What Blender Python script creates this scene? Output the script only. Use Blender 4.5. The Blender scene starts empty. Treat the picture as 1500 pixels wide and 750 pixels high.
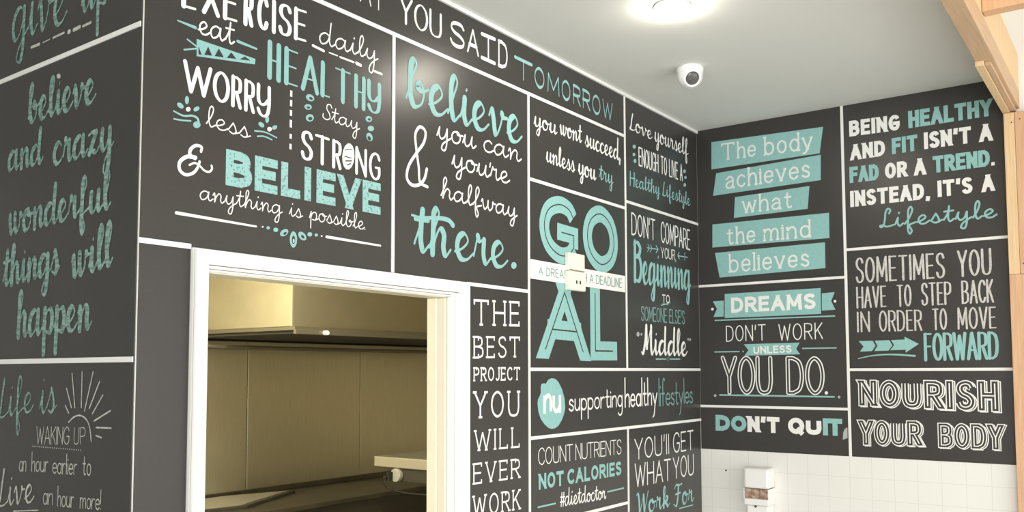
import bpy, bmesh, math, random
from mathutils import Vector, Matrix
random.seed(7)
sc = bpy.context.scene
C = sc.collection
# ------------------------------------------------------------------ camera
EYE = 1.72; F = 1288.293; CYP = 465.299; YAW = 0.628675; PIT = 0.0615306; ROL = -0.0026492
fw = Vector((math.cos(YAW)*math.cos(PIT), math.sin(YAW)*math.cos(PIT), math.sin(PIT)))
rt0 = Vector((math.sin(YAW), -math.cos(YAW), 0)); up0 = rt0.cross(fw)
rt = rt0*math.cos(ROL) + up0*math.sin(ROL); up = up0*math.cos(ROL) - rt0*math.sin(ROL)
cam_d = bpy.data.cameras.new('camera'); cam = bpy.data.objects.new('camera', cam_d); C.objects.link(cam)
cam.matrix_world = Matrix(((rt.x, up.x, -fw.x, 0), (rt.y, up.y, -fw.y, 0), (rt.z, up.z, -fw.z, EYE), (0, 0, 0, 1)))
cam_d.sensor_width = 36; cam_d.lens = 36*F/1500; cam_d.shift_y = (CYP-375)/1500; cam_d.clip_start = .05
sc.camera = cam
# ------------------------------------------------------------------ world, daylight, added side fill, exposure
w = bpy.data.worlds.new('world'); sc.world = w; w.use_nodes = True
w.node_tree.nodes['Background'].inputs[0].default_value = (1, .98, .94, 1)
w.node_tree.nodes['Background'].inputs[1].default_value = .9
def area(name, loc, target, sx, sy, power, col):
    l = bpy.data.lights.new(name, 'AREA'); l.shape = 'RECTANGLE'; l.size = sx; l.size_y = sy; l.energy = power; l.color = col
    o = bpy.data.objects.new(name, l); C.objects.link(o); o.location = loc
    o.rotation_euler = (Vector(target)-Vector(loc)).to_track_quat('-Z', 'Y').to_euler(); return o
area('shopfront_daylight', (1.3, -3.3, 1.45), (1.3, 0, 1.5), 5.2, 2.3, 92, (1, .995, .98))
area('side_fill', (-2.8, -1.3, 1.45), (0, -1.3, 1.5), 2.8, 2.3, 112, (1, .995, .98))  # unseen fill light added from the side to brighten the right wall
sc.view_settings.view_transform = 'Standard'; sc.view_settings.look = 'None'
sc.view_settings.gamma = 1; sc.view_settings.use_curve_mapping = False
sc.view_settings.exposure = 0.42
# ------------------------------------------------------------------ materials
def mat(name, col, rough=.5, spec=.5, metal=0, noise=None, bump=0, emit=None, nscale=40, stretch=None):
    m = bpy.data.materials.new(name); m.use_nodes = True; nt = m.node_tree; b = nt.nodes['Principled BSDF']
    b.inputs['Base Color'].default_value = (*col, 1); b.inputs['Roughness'].default_value = rough
    b.inputs['Specular IOR Level'].default_value = spec; b.inputs['Metallic'].default_value = metal
    if emit: b.inputs['Emission Color'].default_value = (*emit[:3], 1); b.inputs['Emission Strength'].default_value = emit[3]
    if noise or bump:
        tc = nt.nodes.new('ShaderNodeTexCoord'); mp = nt.nodes.new('ShaderNodeMapping'); nz = nt.nodes.new('ShaderNodeTexNoise')
        nz.inputs['Scale'].default_value = nscale; nz.inputs['Detail'].default_value = 5
        if stretch: mp.inputs['Scale'].default_value = stretch
        nt.links.new(tc.outputs['Object'], mp.inputs[0]); nt.links.new(mp.outputs[0], nz.inputs['Vector'])
        if noise:
            rp = nt.nodes.new('ShaderNodeValToRGB'); lo, hi, c2 = noise
            rp.color_ramp.elements[0].position = lo; rp.color_ramp.elements[1].position = hi
            rp.color_ramp.elements[0].color = (*c2, 1); rp.color_ramp.elements[1].color = (*col, 1)
            nt.links.new(nz.outputs['Fac'], rp.inputs[0]); nt.links.new(rp.outputs[0], b.inputs['Base Color'])
        if bump:
            bp = nt.nodes.new('ShaderNodeBump'); bp.inputs['Strength'].default_value = bump; bp.inputs['Distance'].default_value = .002
            nt.links.new(nz.outputs['Fac'], bp.inputs['Height']); nt.links.new(bp.outputs[0], b.inputs['Normal'])
    return m
M = {
 'slate': mat('charcoal_vinyl', (.046, .043, .0405), .31, .42, noise=(.3, .7, (.040, .037, .035)), bump=.05, nscale=260),
 'white': mat('white_print', (.84, .84, .82), .5, .4),
 'teal': mat('teal_print', (.28, .53, .515), .5, .4, noise=(.25, .6, (.25, .495, .48)), nscale=60),
 'soft': mat('soft_white_print', (.75, .79, .775), .5, .4),
 'chalk': mat('thin_white_print', (.64, .63, .60), .5, .4, noise=(.35, .62, (.50, .49, .465)), nscale=90),
 'worn': mat('speckled_teal_print', (.30, .545, .53), .5, .4, noise=(.36, .43, (.13, .28, .27)), nscale=150),
 'dim': mat('muted_teal_print', (.19, .36, .34), .5, .4),
 'chalkteal': mat('chalky_teal_print', (.27, .44, .39), .6, .3, noise=(.36, .62, (.13, .22, .195)), nscale=70, stretch=(1, .6, 2)),
 'chalkwhite': mat('chalky_white_print', (.60, .60, .56), .6, .3, noise=(.35, .6, (.42, .42, .39)), nscale=90),
 'grey': mat('grey_print', (.42, .45, .44), .5, .4),
 'paint': mat('white_wall_paint', (.80, .80, .78), .7, .3, bump=.05, nscale=120),
 'ceil': mat('ceiling_paint', (.74, .745, .715), .8, .2, bump=.04, nscale=90),
 'cream': mat('cream_plaster', (.88, .81, .68), .8, .2, bump=.04, nscale=90),
 'gloss': mat('white_gloss_paint', (.86, .86, .84), .3, .5),
 'jamb': mat('cream_gloss_paint', (.80, .76, .64), .35, .5),
 'alu': mat('pale_grey_bead', (.60, .60, .58), .4, .5),
 'pine': mat('pine_timber', (.60, .42, .27), .55, .3, noise=(.3, .7, (.50, .335, .205)), bump=.2, nscale=9, stretch=(.6, 14, 14)),  # base darkened to carry the shade on the beam's underside
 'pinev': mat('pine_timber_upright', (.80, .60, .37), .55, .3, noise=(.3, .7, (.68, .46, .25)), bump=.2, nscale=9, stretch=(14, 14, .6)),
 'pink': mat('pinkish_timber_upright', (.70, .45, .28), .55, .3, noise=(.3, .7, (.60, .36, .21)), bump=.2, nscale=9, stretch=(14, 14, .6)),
 'knot': mat('timber_knot', (.16, .07, .03), .6, .3),
 'steel': mat('brushed_steel', (.74, .71, .60), .36, .5, 1, noise=(.3, .7, (.64, .61, .51)), bump=.06, nscale=14, stretch=(22, 22, .5)),
 'hood': mat('satin_hood_steel', (.52, .49, .39), .42, .5, 1, noise=(.3, .7, (.46, .435, .345)), nscale=5),
 'dark': mat('dark_appliance', (.045, .04, .03), .4, .5),
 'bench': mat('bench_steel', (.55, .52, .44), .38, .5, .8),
 'lip': mat('shaded_dark_steel', (.20, .18, .135), .4, .5, .7),  # dark tone holds the shade under the hood
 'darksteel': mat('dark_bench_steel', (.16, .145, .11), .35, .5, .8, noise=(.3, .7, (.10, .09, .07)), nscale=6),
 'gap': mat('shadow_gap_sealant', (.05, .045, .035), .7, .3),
 'plast': mat('white_plastic', (.86, .86, .85), .35, .5),
 'ivory': mat('ivory_plastic', (.84, .80, .70), .4, .5),
 'hole': mat('black_recess', (.02, .018, .016), .6, .3),
 'lens': mat('smoked_camera_lens', (.10, .10, .095), .25, .6, noise=(.4, .6, (.05, .05, .05)), nscale=200),
 'amber': mat('brown_soap_window', (.26, .15, .10), .25, .6, noise=(.40, .62, (.52, .40, .33)), nscale=60),
 'sock': mat('grey_plastic', (.38, .37, .33), .45, .5),
 'floor': mat('pale_floor_vinyl', (.60, .60, .58), .45, .4, noise=(.3, .7, (.55, .55, .53)), nscale=8),
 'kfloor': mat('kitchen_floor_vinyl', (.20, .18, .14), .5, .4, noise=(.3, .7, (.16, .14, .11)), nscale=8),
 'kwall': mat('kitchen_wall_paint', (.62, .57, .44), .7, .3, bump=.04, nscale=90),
 'lamp': mat('lit_lamp_diffuser', (1, .95, .85), .5, .2, emit=(1, .93, .80, 130)),
 'tube': mat('lit_tube', (1, .9, .6), .5, .2, emit=(1, .9, .62, 14)),
 'glass': mat('clear_glass', (1, 1, 1), .02, .5),
}
M['glass'].node_tree.nodes['Principled BSDF'].inputs['Transmission Weight'].default_value = 1
def tile_mat():                                   # 100 mm white tiles: fine grout lines from object coordinates
    m = bpy.data.materials.new('white_glazed_tiles'); m.use_nodes = True; nt = m.node_tree; b = nt.nodes['Principled BSDF']
    tc = nt.nodes.new('ShaderNodeTexCoord'); sp = nt.nodes.new('ShaderNodeSeparateXYZ'); nt.links.new(tc.outputs['Object'], sp.inputs[0])
    outs = []
    for ax, off in (('Y', .087), ('Z', .012)):
        a = nt.nodes.new('ShaderNodeMath'); a.operation = 'ADD'; a.inputs[1].default_value = 10-off
        d = nt.nodes.new('ShaderNodeMath'); d.operation = 'MULTIPLY'; d.inputs[1].default_value = 10
        f = nt.nodes.new('ShaderNodeMath'); f.operation = 'FRACT'
        l = nt.nodes.new('ShaderNodeMath'); l.operation = 'LESS_THAN'; l.inputs[1].default_value = .028
        nt.links.new(sp.outputs[ax], a.inputs[0]); nt.links.new(a.outputs[0], d.inputs[0]); nt.links.new(d.outputs[0], f.inputs[0]); nt.links.new(f.outputs[0], l.inputs[0]); outs.append(l)
    mx = nt.nodes.new('ShaderNodeMath'); mx.operation = 'MAXIMUM'; nt.links.new(outs[0].outputs[0], mx.inputs[0]); nt.links.new(outs[1].outputs[0], mx.inputs[1])
    mix = nt.nodes.new('ShaderNodeMix'); mix.data_type = 'RGBA'
    mix.inputs[6].default_value = (.80, .80, .77, 1); mix.inputs[7].default_value = (.71, .705, .67, 1)
    nt.links.new(mx.outputs[0], mix.inputs[0]); nt.links.new(mix.outputs[2], b.inputs['Base Color'])
    bp = nt.nodes.new('ShaderNodeBump'); bp.invert = True; bp.inputs['Strength'].default_value = .3; bp.inputs['Distance'].default_value = .002
    nt.links.new(mx.outputs[0], bp.inputs['Height']); nt.links.new(bp.outputs[0], b.inputs['Normal'])
    b.inputs['Roughness'].default_value = .3; return m
M['tile'] = tile_mat()
# ------------------------------------------------------------------ builders
def link(name, bm, m, parent=None, smooth=False):
    bmesh.ops.recalc_face_normals(bm, faces=bm.faces)
    me = bpy.data.meshes.new(name); bm.to_mesh(me); bm.free(); me.materials.append(M[m])
    if smooth:
        for p in me.polygons: p.use_smooth = True
    o = bpy.data.objects.new(name, me); C.objects.link(o)
    if parent:
        o.parent = parent; par = parent; off = Vector()
        while par: off += par.location; par = par.parent
        o.matrix_parent_inverse = Matrix.Identity(4); o.data.transform(Matrix.Translation(-off))
    return o
def box(bm, x0, x1, y0, y1, z0, z1, bev=0):
    r = bmesh.ops.create_cube(bm, size=1)
    for v in r['verts']:
        v.co = Vector(((x0+x1)/2+v.co.x*(x1-x0), (y0+y1)/2+v.co.y*(y1-y0), (z0+z1)/2+v.co.z*(z1-z0)))
    if bev:
        es = list({e for v in r['verts'] for e in v.link_edges}); bmesh.ops.bevel(bm, geom=es, offset=bev, segments=2, affect='EDGES', profile=.5)
def boxes(name, m, lst, parent=None, bev=0):
    bm = bmesh.new()
    for b in lst: box(bm, *b, bev=bev)
    return link(name, bm, m, parent)
def struct(o): o['kind'] = 'structure'; return o
def thing(name, label, cat, loc, group=None):
    o = bpy.data.objects.new(name, None); C.objects.link(o); o.location = loc; o.empty_display_size = .05
    o['label'] = label; o['category'] = cat
    if group: o['group'] = group
    return o
def tag(o, label, cat, group=None):
    o['label'] = label; o['category'] = cat
    if group: o['group'] = group
    return o
def lathe(bm, prof, center, axis='z', n=40):
    rings = []
    for r, h in prof:
        ring = []
        for i in range(n):
            a = 2*math.pi*i/n
            p = {'z': (r*math.cos(a), r*math.sin(a), h), 'y': (r*math.cos(a), h, r*math.sin(a)), 'x': (h, r*math.cos(a), r*math.sin(a))}[axis]
            ring.append(bm.verts.new(Vector(center)+Vector(p)))
        rings.append(ring)
    for a, b in zip(rings, rings[1:]):
        for i in range(n): bm.faces.new((a[i], a[(i+1) % n], b[(i+1) % n], b[i]))
    bm.faces.new(rings[0]); bm.faces.new(rings[-1])
def tube(bm, pts, r, n=10):
    pts = [Vector(p) for p in pts]; rings = []
    for i, p in enumerate(pts):
        t = (pts[min(i+1, len(pts)-1)]-pts[max(i-1, 0)]).normalized()
        a = t.orthogonal().normalized() if not rings else (ref - t*ref.dot(t)).normalized()
        ref = a; b = t.cross(a)
        rings.append([bm.verts.new(p+(a*math.cos(2*math.pi*k/n)+b*math.sin(2*math.pi*k/n))*r) for k in range(n)])
    for a, b in zip(rings, rings[1:]):
        for k in range(n): bm.faces.new((a[k], a[(k+1) % n], b[(k+1) % n], b[k]))
    bm.faces.new(rings[0]); bm.faces.new(rings[-1])
# ------------------------------------------------------------------ the room
YB = 1.95; XC = 4.3794; XA = 1.1609; HC = 3.015; TILE = 1.3123; T = .07
DX0, DX1, DZ = 1.348, 2.290, 1.976               # doorway in the back wall
BY0, BY1 = .428, .491                             # pine beam edges
LY = 2.60                                         # far end of the corridor ceiling, etc.
struct(boxes('floor', 'floor', [(-2.6, 4.5, -3.2, YB, -.1, 0), (-2.6, XA, YB, 6, -.1, 0)]))
struct(boxes('floor_kitchen', 'kfloor', [(XA, 6.6, YB, 5.1, -.1, 0)]))
struct(boxes('ceiling', 'ceil', [(-2.6, XC+.1, BY1, YB+T, HC, HC+.1), (-2.6, XA+.1, YB+T, 6, HC, HC+.1)]))
struct(boxes('ceiling_loft', 'cream', [(-2.6, XC+.1, -3.2, BY1, 3.62, 3.7), (-2.6, XC+.1, BY1-.02, BY1+.0, 3.115, 3.62)]))
struct(boxes('wall_left', 'paint', [(XA, XA+.09, YB+T, 6, 0, HC)]))
struct(boxes('wall_back', 'paint', [(XA, DX0-.02, YB, YB+T, 0, HC), (DX1+.02, XC, YB, YB+T, 0, HC), (DX0-.02, DX1+.02, YB, YB+T, DZ+.02, HC)]))
struct(boxes('wall_right', 'paint', [(XC, XC+.1, -3.2, YB+T, 0, 3.62)]))
struct(boxes('wall_side', 'paint', [(-2.7, -2.6, .1, 6, 0, 3.62), (-2.7, -2.6, -3.2, -2.75, 0, 3.62), (-2.7, -2.6, -2.75, .1, 2.65, 3.62), (-2.7, -2.6, -2.75, .1, 0, .25)]))
struct(boxes('added_side_window', 'gloss', [(-2.68, -2.62, -2.75, .1, .25, .31), (-2.68, -2.62, -2.75, .1, 2.59, 2.65)] + [(-2.68, -2.62, y-.03, y+.03, .31, 2.59) for y in (-2.72, -1.32, .07)]))  # unseen side window, added to go with the fill light on the right wall
struct(boxes('wall_corridor', 'paint', [(-2.6, XA, 6, 6.1, 0, HC)]))
struct(boxes('wall_front', 'paint', [(-2.7, 4.5, -3.2, -3.1, 2.65, 3.7), (-2.7, -1.35, -3.2, -3.1, 0, 2.65), (3.95, 4.5, -3.2, -3.1, 0, 2.65), (-1.35, 3.95, -3.2, -3.1, 0, .25)]))
struct(boxes('window_1', 'gloss', [(-1.35, 3.95, -3.18, -3.12, .25, .31), (-1.35, 3.95, -3.18, -3.12, 2.59, 2.65)] + [(x-.03, x+.03, -3.18, -3.12, .31, 2.59) for x in (-1.32, .42, 2.18, 3.92)]))
struct(boxes('wall_right_tiles', 'tile', [(XC-.006, XC, .45, YB, 0, TILE)]))
# kitchen shell
struct(boxes('wall_kitchen', 'kwall', [(XA+.09, 6.6, 5.04, 5.14, 0, 2.7), (6.5, 6.6, YB+T, 5.04, 0, 2.7), (XC+.1, 6.5, YB+T-.08, YB+T, 0, 2.7)]))
struct(boxes('ceiling_kitchen', 'cream', [(XA+.09, 6.6, YB+T, 5.14, 2.7, 2.78)]))
# door frame
dt = []
G_ = .001
for (a, b, y0) in ((1.303, 1.348, YB-.020), (2.352, 2.408, YB-.020)):
    dt.append((a, b, y0, YB-G_, 0, 2.034))
dt.append((1.348, 2.352, YB-.020, YB-G_, 1.995, 2.034))
door = struct(boxes('door_1', 'gloss', dt, bev=.004))
boxes('inner_moulding', 'gloss', [(1.338, 1.3478, YB-.012, YB+T, 0, 1.985), (2.3352, 2.3515, YB-.014, YB-.001, 0, 1.993), (2.318, 2.333, YB-.009, YB-.001, 0, 1.986), (2.3, 2.317, YB-.012, YB-.001, 0, 1.976),
    (1.348, 2.3352, YB-.014, YB-.001, 1.985, 1.9935), (1.348, 2.318, YB-.009, YB-.001, 1.978, 1.984)], door, bev=.002)
boxes('shadow_bead', 'alu', [(1.3035, 1.309, YB-.0225, YB-.0201, 0, 2.03)], door)  # grey strip painting a shadow line at the frame's outer edge
boxes('door_stop', 'jamb', [(2.279, 2.2905, YB+.03, YB+T, 0, 1.974)], door, bev=.002)
boxes('jamb', 'jamb', [(2.291, 2.312, YB, YB+T+.004, 0, 1.974), (1.348, 2.312, YB, YB+T+.004, 1.975, 1.994)], door, bev=.002)
# ------------------------------------------------------------------ wall coordinates
def ray(px, py): return rt*((px-750)/F) - up*((py-CYP)/F) + fw
class WallB:
    @staticmethod
    def uv(px, py): d = ray(px, py); k = YB/d.y; return (d.x*k, d.z*k+EYE)
    @staticmethod
    def p(u, v, o): return (u, YB-o, v)
class WallC:
    @staticmethod
    def uv(px, py): d = ray(px, py); k = XC/d.x; return (-d.y*k, d.z*k+EYE)
    @staticmethod
    def p(u, v, o): return (XC-o, -u, v)
class WallA:
    @staticmethod
    def uv(px, py): d = ray(px, py); k = XA/d.x; return (-d.y*k, d.z*k+EYE)
    @staticmethod
    def p(u, v, o): return (XA-o, -u, v)
# ------------------------------------------------------------------ stroke alphabets (10 = ascender height, 5 = x-height)
CAPS = {
'A': ["0,0! 3.2,10! 6.4,0!", "1.2,3.4! 5.2,3.4!"],
'B': ["0,0! 0,10! 2.8,10! 4.9,9.2 4.9,6.3 2.8,5.3! 0,5.3!", "2.8,5.3! 5.4,4.2 5.4,1.1 2.8,0! 0,0!"],
'C': ["5.8,8 4.9,9.5 3.2,10 1,8.6 0,5 1,1.4 3.2,0 4.9,.5 5.8,2"],
'D': ["0,0! 0,10! 2.3,10! 4.9,8.8 6,5 4.9,1.2 2.3,0! 0,0!"],
'E': ["0,10! 0,0! 4.8,0!", "0,10! 4.8,10!", "0,5.2! 4.2,5.2!"],
'F': ["0,10! 0,0!", "0,10! 4.8,10!", "0,5.2! 4.2,5.2!"],
'G': ["5.9,8 5,9.5 3.2,10 1,8.6 0,5 1,1.4 3.2,0 5,.6 6,2.2! 6,4.6! 3.5,4.6!"],
'H': ["0,10! 0,0!", "5.8,10! 5.8,0!", "0,5.1! 5.8,5.1!"], 'I': ["0,10! 0,0!"],
'J': ["3.6,10! 3.6,4 3.4,1.6 2.3,.1 .9,.2 0,1.6"],
'K': ["0,10! 0,0!", "5.2,10! 0,4!", "1.8,6! 5.4,0!"], 'L': ["0,10! 0,0! 4.6,0!"],
'M': ["0.4,10! 0,0!", "0.4,10! 3.7,2! 7,10!", "7,10! 7.4,0!"],
'N': ["0,10! 0,0!", "0,10! 5.8,0!", "5.8,10! 5.8,0!"],
'O': ["@3.2,10 1,8.6 0,5 1,1.4 3.2,0 5.4,1.4 6.4,5 5.4,8.6"],
'P': ["0,10! 0,0!", "0,10! 2.8,10! 5.1,9.1 5.1,5.6 2.8,4.6! 0,4.6!"],
'Q': ["@3.2,10 1,8.6 0,5 1,1.4 3.2,0 5.4,1.4 6.4,5 5.4,8.6", "3.8,2.8! 6.6,-1.8!"],
'R': ["0,10! 0,0!", "0,10! 2.8,10! 5.1,9.1 5.1,5.7 2.8,4.8! 0,4.8!", "2.6,4.8! 5.6,0!"],
'S': ["5,8.2 4.2,9.6 2.6,10 .7,9.2 .3,7.4 1.4,5.8 3.8,4.6 5.1,2.9 4.5,.8 2.6,0 .8,.5 0,2.1"],
'T': ["0,10! 6,10!", "3,10! 3,0!"], 'U': ["0,10! 0,6 0,3 .9,.6 2.9,0 4.9,.6 5.8,3 5.8,6 5.8,10!"],
'V': ["0,10! 3,0! 6,10!"], 'W': ["0,10! 2.2,0! 4.4,9! 6.6,0! 8.8,10!"], 'X': ["0,10! 5.6,0!", "5.6,10! 0,0!"],
'Y': ["0,10! 3,4.6! 6,10!", "3,4.6! 3,0!"], 'Z': ["0,10! 5.4,10! 0,0! 5.4,0!"], '¥': ["0,10! 0,7 .3,4.6 1.4,3.6 2.8,4 4.2,5.6", "4.6,10! 4.5,3 3.8,.6 2.3,-.2 .9,.3 0,1.8"], 'Î': ["0,10! 4.4,10!", "2.2,10! 2.2,0!", "0,0! 4.4,0!"],
"'": ["0.3,10! 0,7!"], ',': ["0.5,.4! -.1,-3!"], '.': ["0,.35! .3,.35!"], '!': ["0,10! 0,3!", "0,.3! 0,.5!"], 'l': ["0,10! 0,0!"],
'&': ["5.8,0! 1,7.2 1.4,9.6 2.6,10 3.8,9 3.4,7 .6,4 .2,1.6 1.8,0 3.8,.4 5.6,3.6!"]}
BOWL = "@2,5 .6,4.3 0,2.5 .6,.7 2,0 3.4,.7 3.9,2.5 3.4,4.3"
LOW = {
'a': [BOWL, "3.9,5! 3.9,0!"], 'b': ["0,10! 0,0!", "0,3.4 .8,4.7 2.1,5 3.5,4.2 4,2.5 3.5,.8 2.1,0 .8,.3 0,1.6"],
'c': ["3.6,4 2.2,5 .6,4.2 0,2.5 .6,.8 2.2,0 3.6,1"], 'd': [BOWL, "3.9,10! 3.9,0!"],
'e': ["0,2.6! 3.8,2.6! 3.4,4.3 2,5 .5,4.2 0,2.5 .5,.7 2.1,0 3.6,.9"], 'f': ["3.2,9.4 2.2,10 1.3,8.8 1.3,6 1.3,0!", "0,5! 2.8,5!"],
'g': [BOWL, "3.9,5! 3.9,1 3.9,-2.6 3,-4.2 1.6,-4.4 .4,-3.4"], 'h': ["0,10! 0,0!", "0,3.2 1.2,4.8 2.6,5 3.5,3.8 3.6,2 3.6,0!"],
'i': ["0,5! 0,0!", "0,7! 0,7.3!"], 'l': ["0,10! 0,0!"], 'k': ["0,10! 0,0!", "3.4,5! 0,1.8!", "1.2,3! 3.6,0!"],
'm': ["0,5! 0,0!", "0,3.2 1,4.8 2.2,5 3,3.8 3,2 3,0!", "3,3.2 4,4.8 5.2,5 6,3.8 6,2 6,0!"],
'n': ["0,5! 0,0!", "0,3.2 1.2,4.8 2.6,5 3.5,3.8 3.6,2 3.6,0!"], 'o': [BOWL],
'p': ["0,5! 0,-4.4!", "0,3.4 .8,4.7 2.1,5 3.5,4.2 4,2.5 3.5,.8 2.1,0 .8,.3 0,1.6"], 'r': ["0,5! 0,0!", "0,2.8 .8,4.4 2,5 2.8,4.7"],
's': ["3,4 1.8,5 .5,4.5 .3,3.3 1.6,2.6 2.9,1.8 2.9,.5 1.5,0 0,.8"], 't': ["1.2,8.4! 1.2,4 1.2,1.4 1.9,0 3,.4", "0,5! 2.8,5!"],
'u': ["0,5! 0,3 0,1.4 1,.1 2.3,.2 3.6,1.8", "3.6,5! 3.6,0!"], 'v': ["0,5! 2,0! 4,5!"], 'w': ["0,5! 1.5,0! 3,4.6! 4.5,0! 6,5!"],
'y': ["0,5! 2,0!", "4,5! 2,0! .9,-3.6 0,-4.2"], '!': ["0,10! 0,3!", "0,.3! 0,.5!"]}
SLABLOW = dict(LOW); SLABLOW['a'] = ["0.4,4 1.9,5 3.4,4.2 3.6,2.8 3.6,1 3.8,0!", "3.6,2.9 1.4,2.6 0.1,1.4 .9,.1 2.6,.2 3.6,1.3"]; SLABLOW['T'] = ["0,10! 7,10!", "3.5,10! 3.5,0!"]
SCR = {
"'": ["0.3,6.6! 0,4.9!"],
'a': ["4,4.3 2.5,5 .9,3.9 .3,1.8 1.1,.1 2.5,.7 3.6,2.6 4.1,4.8! 3.9,1.6 4.6,.1 6,1.4"],
'b': ["0,1 1.4,5.5 2.2,9 1.8,10 1.2,9.2 .9,6 .9,1.8 1.8,.1 3.3,.8 3.9,3 3.2,4.4 2.5,3.6 3.6,3.1 5,3.8"],
'c': ["3.4,4.2 2.4,5 .9,4 .4,2 1.1,.3 2.5,.1 4.2,1.4"],
'd': ["4,4.3 2.5,5 .9,3.9 .3,1.8 1.1,.1 2.5,.7 3.8,3.4 4.5,10! 4,3.4 4,1.4 4.7,.1 6,1.4"],
'e': ["0,1.3 1.8,2.2 3.1,3.8 2.3,5 1,4.2 .5,2 1.4,.2 2.8,.2 4.4,1.6"],
'f': ["0,1 1.6,4 2.9,8.6 2.3,10 1.5,8.6 1.3,4 1.2,-3.2 1.8,-4.8 2.5,-3.2 1.7,0 4,1.4"],
'g': ["4,4.3 2.5,5 .9,3.9 .3,1.8 1.1,.1 2.5,.7 3.6,2.6 4.1,4.8! 3.8,-2.6 3,-4.6 1.9,-4.2 2.2,-2.4 4,.1 5.6,1.4"],
'h': ["0,1 1.6,5.5 2.4,9 1.9,10 1.2,9 1,5 .8,0! 1.6,3 2.8,4.9 3.7,4 3.6,1.4 4.2,.1 5.5,1.4"],
'i': ["0,1.2 1.1,4.8! 1,1.4 1.7,.1 3,1.4", "1.5,7.1! 1.6,7.5!"],
'k': ["0,1 1.6,5.5 2.4,9 1.9,10 1.2,9 1,5 .8,0!", "1,2.2 2.6,4.9 3.6,4.3 3,3 1.2,2.4! 2.8,1.4 3.6,.1 5,1.4"],
'l': ["0,1 1.6,5 2.3,8.8 1.8,10 1.1,8.8 .9,2 1.6,.1 3,1.4"],
'm': ["0,3.6 .6,4.9 .9,3 .8,0! 1.6,3.2 2.6,4.9 3.3,4 3.2,0! 4,3.2 5,4.9 5.8,4 5.7,1.4 6.3,.1 7.6,1.4"],
'n': ["0,3.6 .6,4.9 .9,3 .8,0! 1.6,3.2 2.8,4.9 3.6,4 3.5,1.4 4.1,.1 5.4,1.4"],
'o': ["2.5,5 1,4.3 .4,2.2 1.2,.2 2.6,.2 3.7,2 3.4,4.2 2.5,5 2.7,3.8 4.8,3.9"],
'p': ["0,1.2 .9,5! .8,1 .7,-4.4! .9,2 2,4.6 3.4,4.8 4,2.8 3.2,.3 1.6,.4", "3.2,.3 5,1.4"],
'r': ["0,1.2 1,5.3! 1.4,4.3 2.6,4.7! 2.5,1.4 3.1,.1 4.3,1.4"],
's': ["0,1.2 1.8,5.2! 2.6,3 2.8,1 1.8,0 .6,.6", "2.5,.3 4,1.4"],
't': ["0,1.2 1.5,5 2,8.6! 1.6,4 1.6,1.6 2.2,.1 3.6,1.4", "0.2,5.8! 3.4,6.1!"],
'u': ["0,1.2 1,4.8! .8,1.6 1.6,.1 2.9,1.2 3.9,4.8! 3.7,1.4 4.3,.1 5.6,1.4"],
'v': ["0,3.4 .7,4.9 1.2,3.2 1.8,.1 2.2,.3 3.6,3.6 3.4,4.9 4,4 5,4"],
'w': ["0,3.6 .6,4.9 .9,2.4 1.6,.1 2.8,1.6 3.3,4.8! 3.3,1.8 4.1,.1 5.4,1.8 5.7,4.8 6.2,4 7,4"],
'y': ["0,1.2 1,4.8! .8,1.8 1.6,.2 2.9,1.2 3.9,4.8! 3.6,-2.6 2.8,-4.6 1.8,-4.1 2.2,-2 4,.1 5.4,1.4"],
'z': ["0.2,4.5! 1.6,5 3.2,4.8! .6,.2! 2,.6 3.2,.2 4.6,1.4"],
 ',': ["0.5,.6! 0,-1.6!"], '.': ["0,.4! .3,.4!"], '!': ["0,10! 0,3!", "0,.3! 0,.5!"],
'#': ["1.4,7.6! .5,0!", "3.4,7.6! 2.5,0!", "0,5! 4.2,5!", "-.3,2.4! 3.8,2.4!"],
'L': ["3.2,7.4 3.7,9.3 2.8,10 1.9,8.2 1.5,4 .9,1 .1,.2 -.4,1 .5,1.3 2.3,.3 4.8,1"],
'S': ["0,3 0,1 1.8,.2 3.4,1.6 3.2,4 1.8,6.6 2.2,9.2 3.6,9.8 4.4,8.2"],
'H': ["0.6,10! .4,0!", "5,10! 4.4,0!", "0,5! 5.8,5.4!"], 'M': ["2.4,10! 1.6,4 0,0 -.8,.6", "2.4,10! 2.6,2!", "2.6,2! 5.4,10!", "5.4,10! 5.4,1.4 6,0 7,1.2"],
'B': ["0.8,10! .6,0!", "0,9 2.4,10 4.4,8.6 3.6,6.2 1.4,5.4! 4,5.2 5,2.8 3.6,.3 0.6,.3"], 'W': ["0,9 .8,9.8 1.6,6 1.8,0!", "1.8,0! 4.4,8.4!", "4.4,8.4! 4.8,0!", "4.8,0! 7.4,10!"],
'F': ["0.8,8 2,9.8 4,9.4 6.4,10", "3.8,9.5 3,3 1.8,.2 0,1.2", "1.4,5! 5,5.3!"]}
GOTH = dict(CAPS)
BRL = ["2.4,10! 1.5,5.5 .9,2 .1,.4! 1.4,.1 3,.3 4.6,1.2"]
FONT = {'caps': CAPS, 'low': {**CAPS, **LOW}, 'slab': {**CAPS, **SLABLOW}, 'scr': {**CAPS, **SCR}}
CLOSE = {'scr': 0.0}
def parse(s):
    closed = s[0] == '@'; s = s[1:] if closed else s
    out = []
    for t in s.split():
        k = t.endswith('!'); a, b = t.rstrip('!').split(','); out.append((float(a), float(b), k))
    return out, closed
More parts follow.
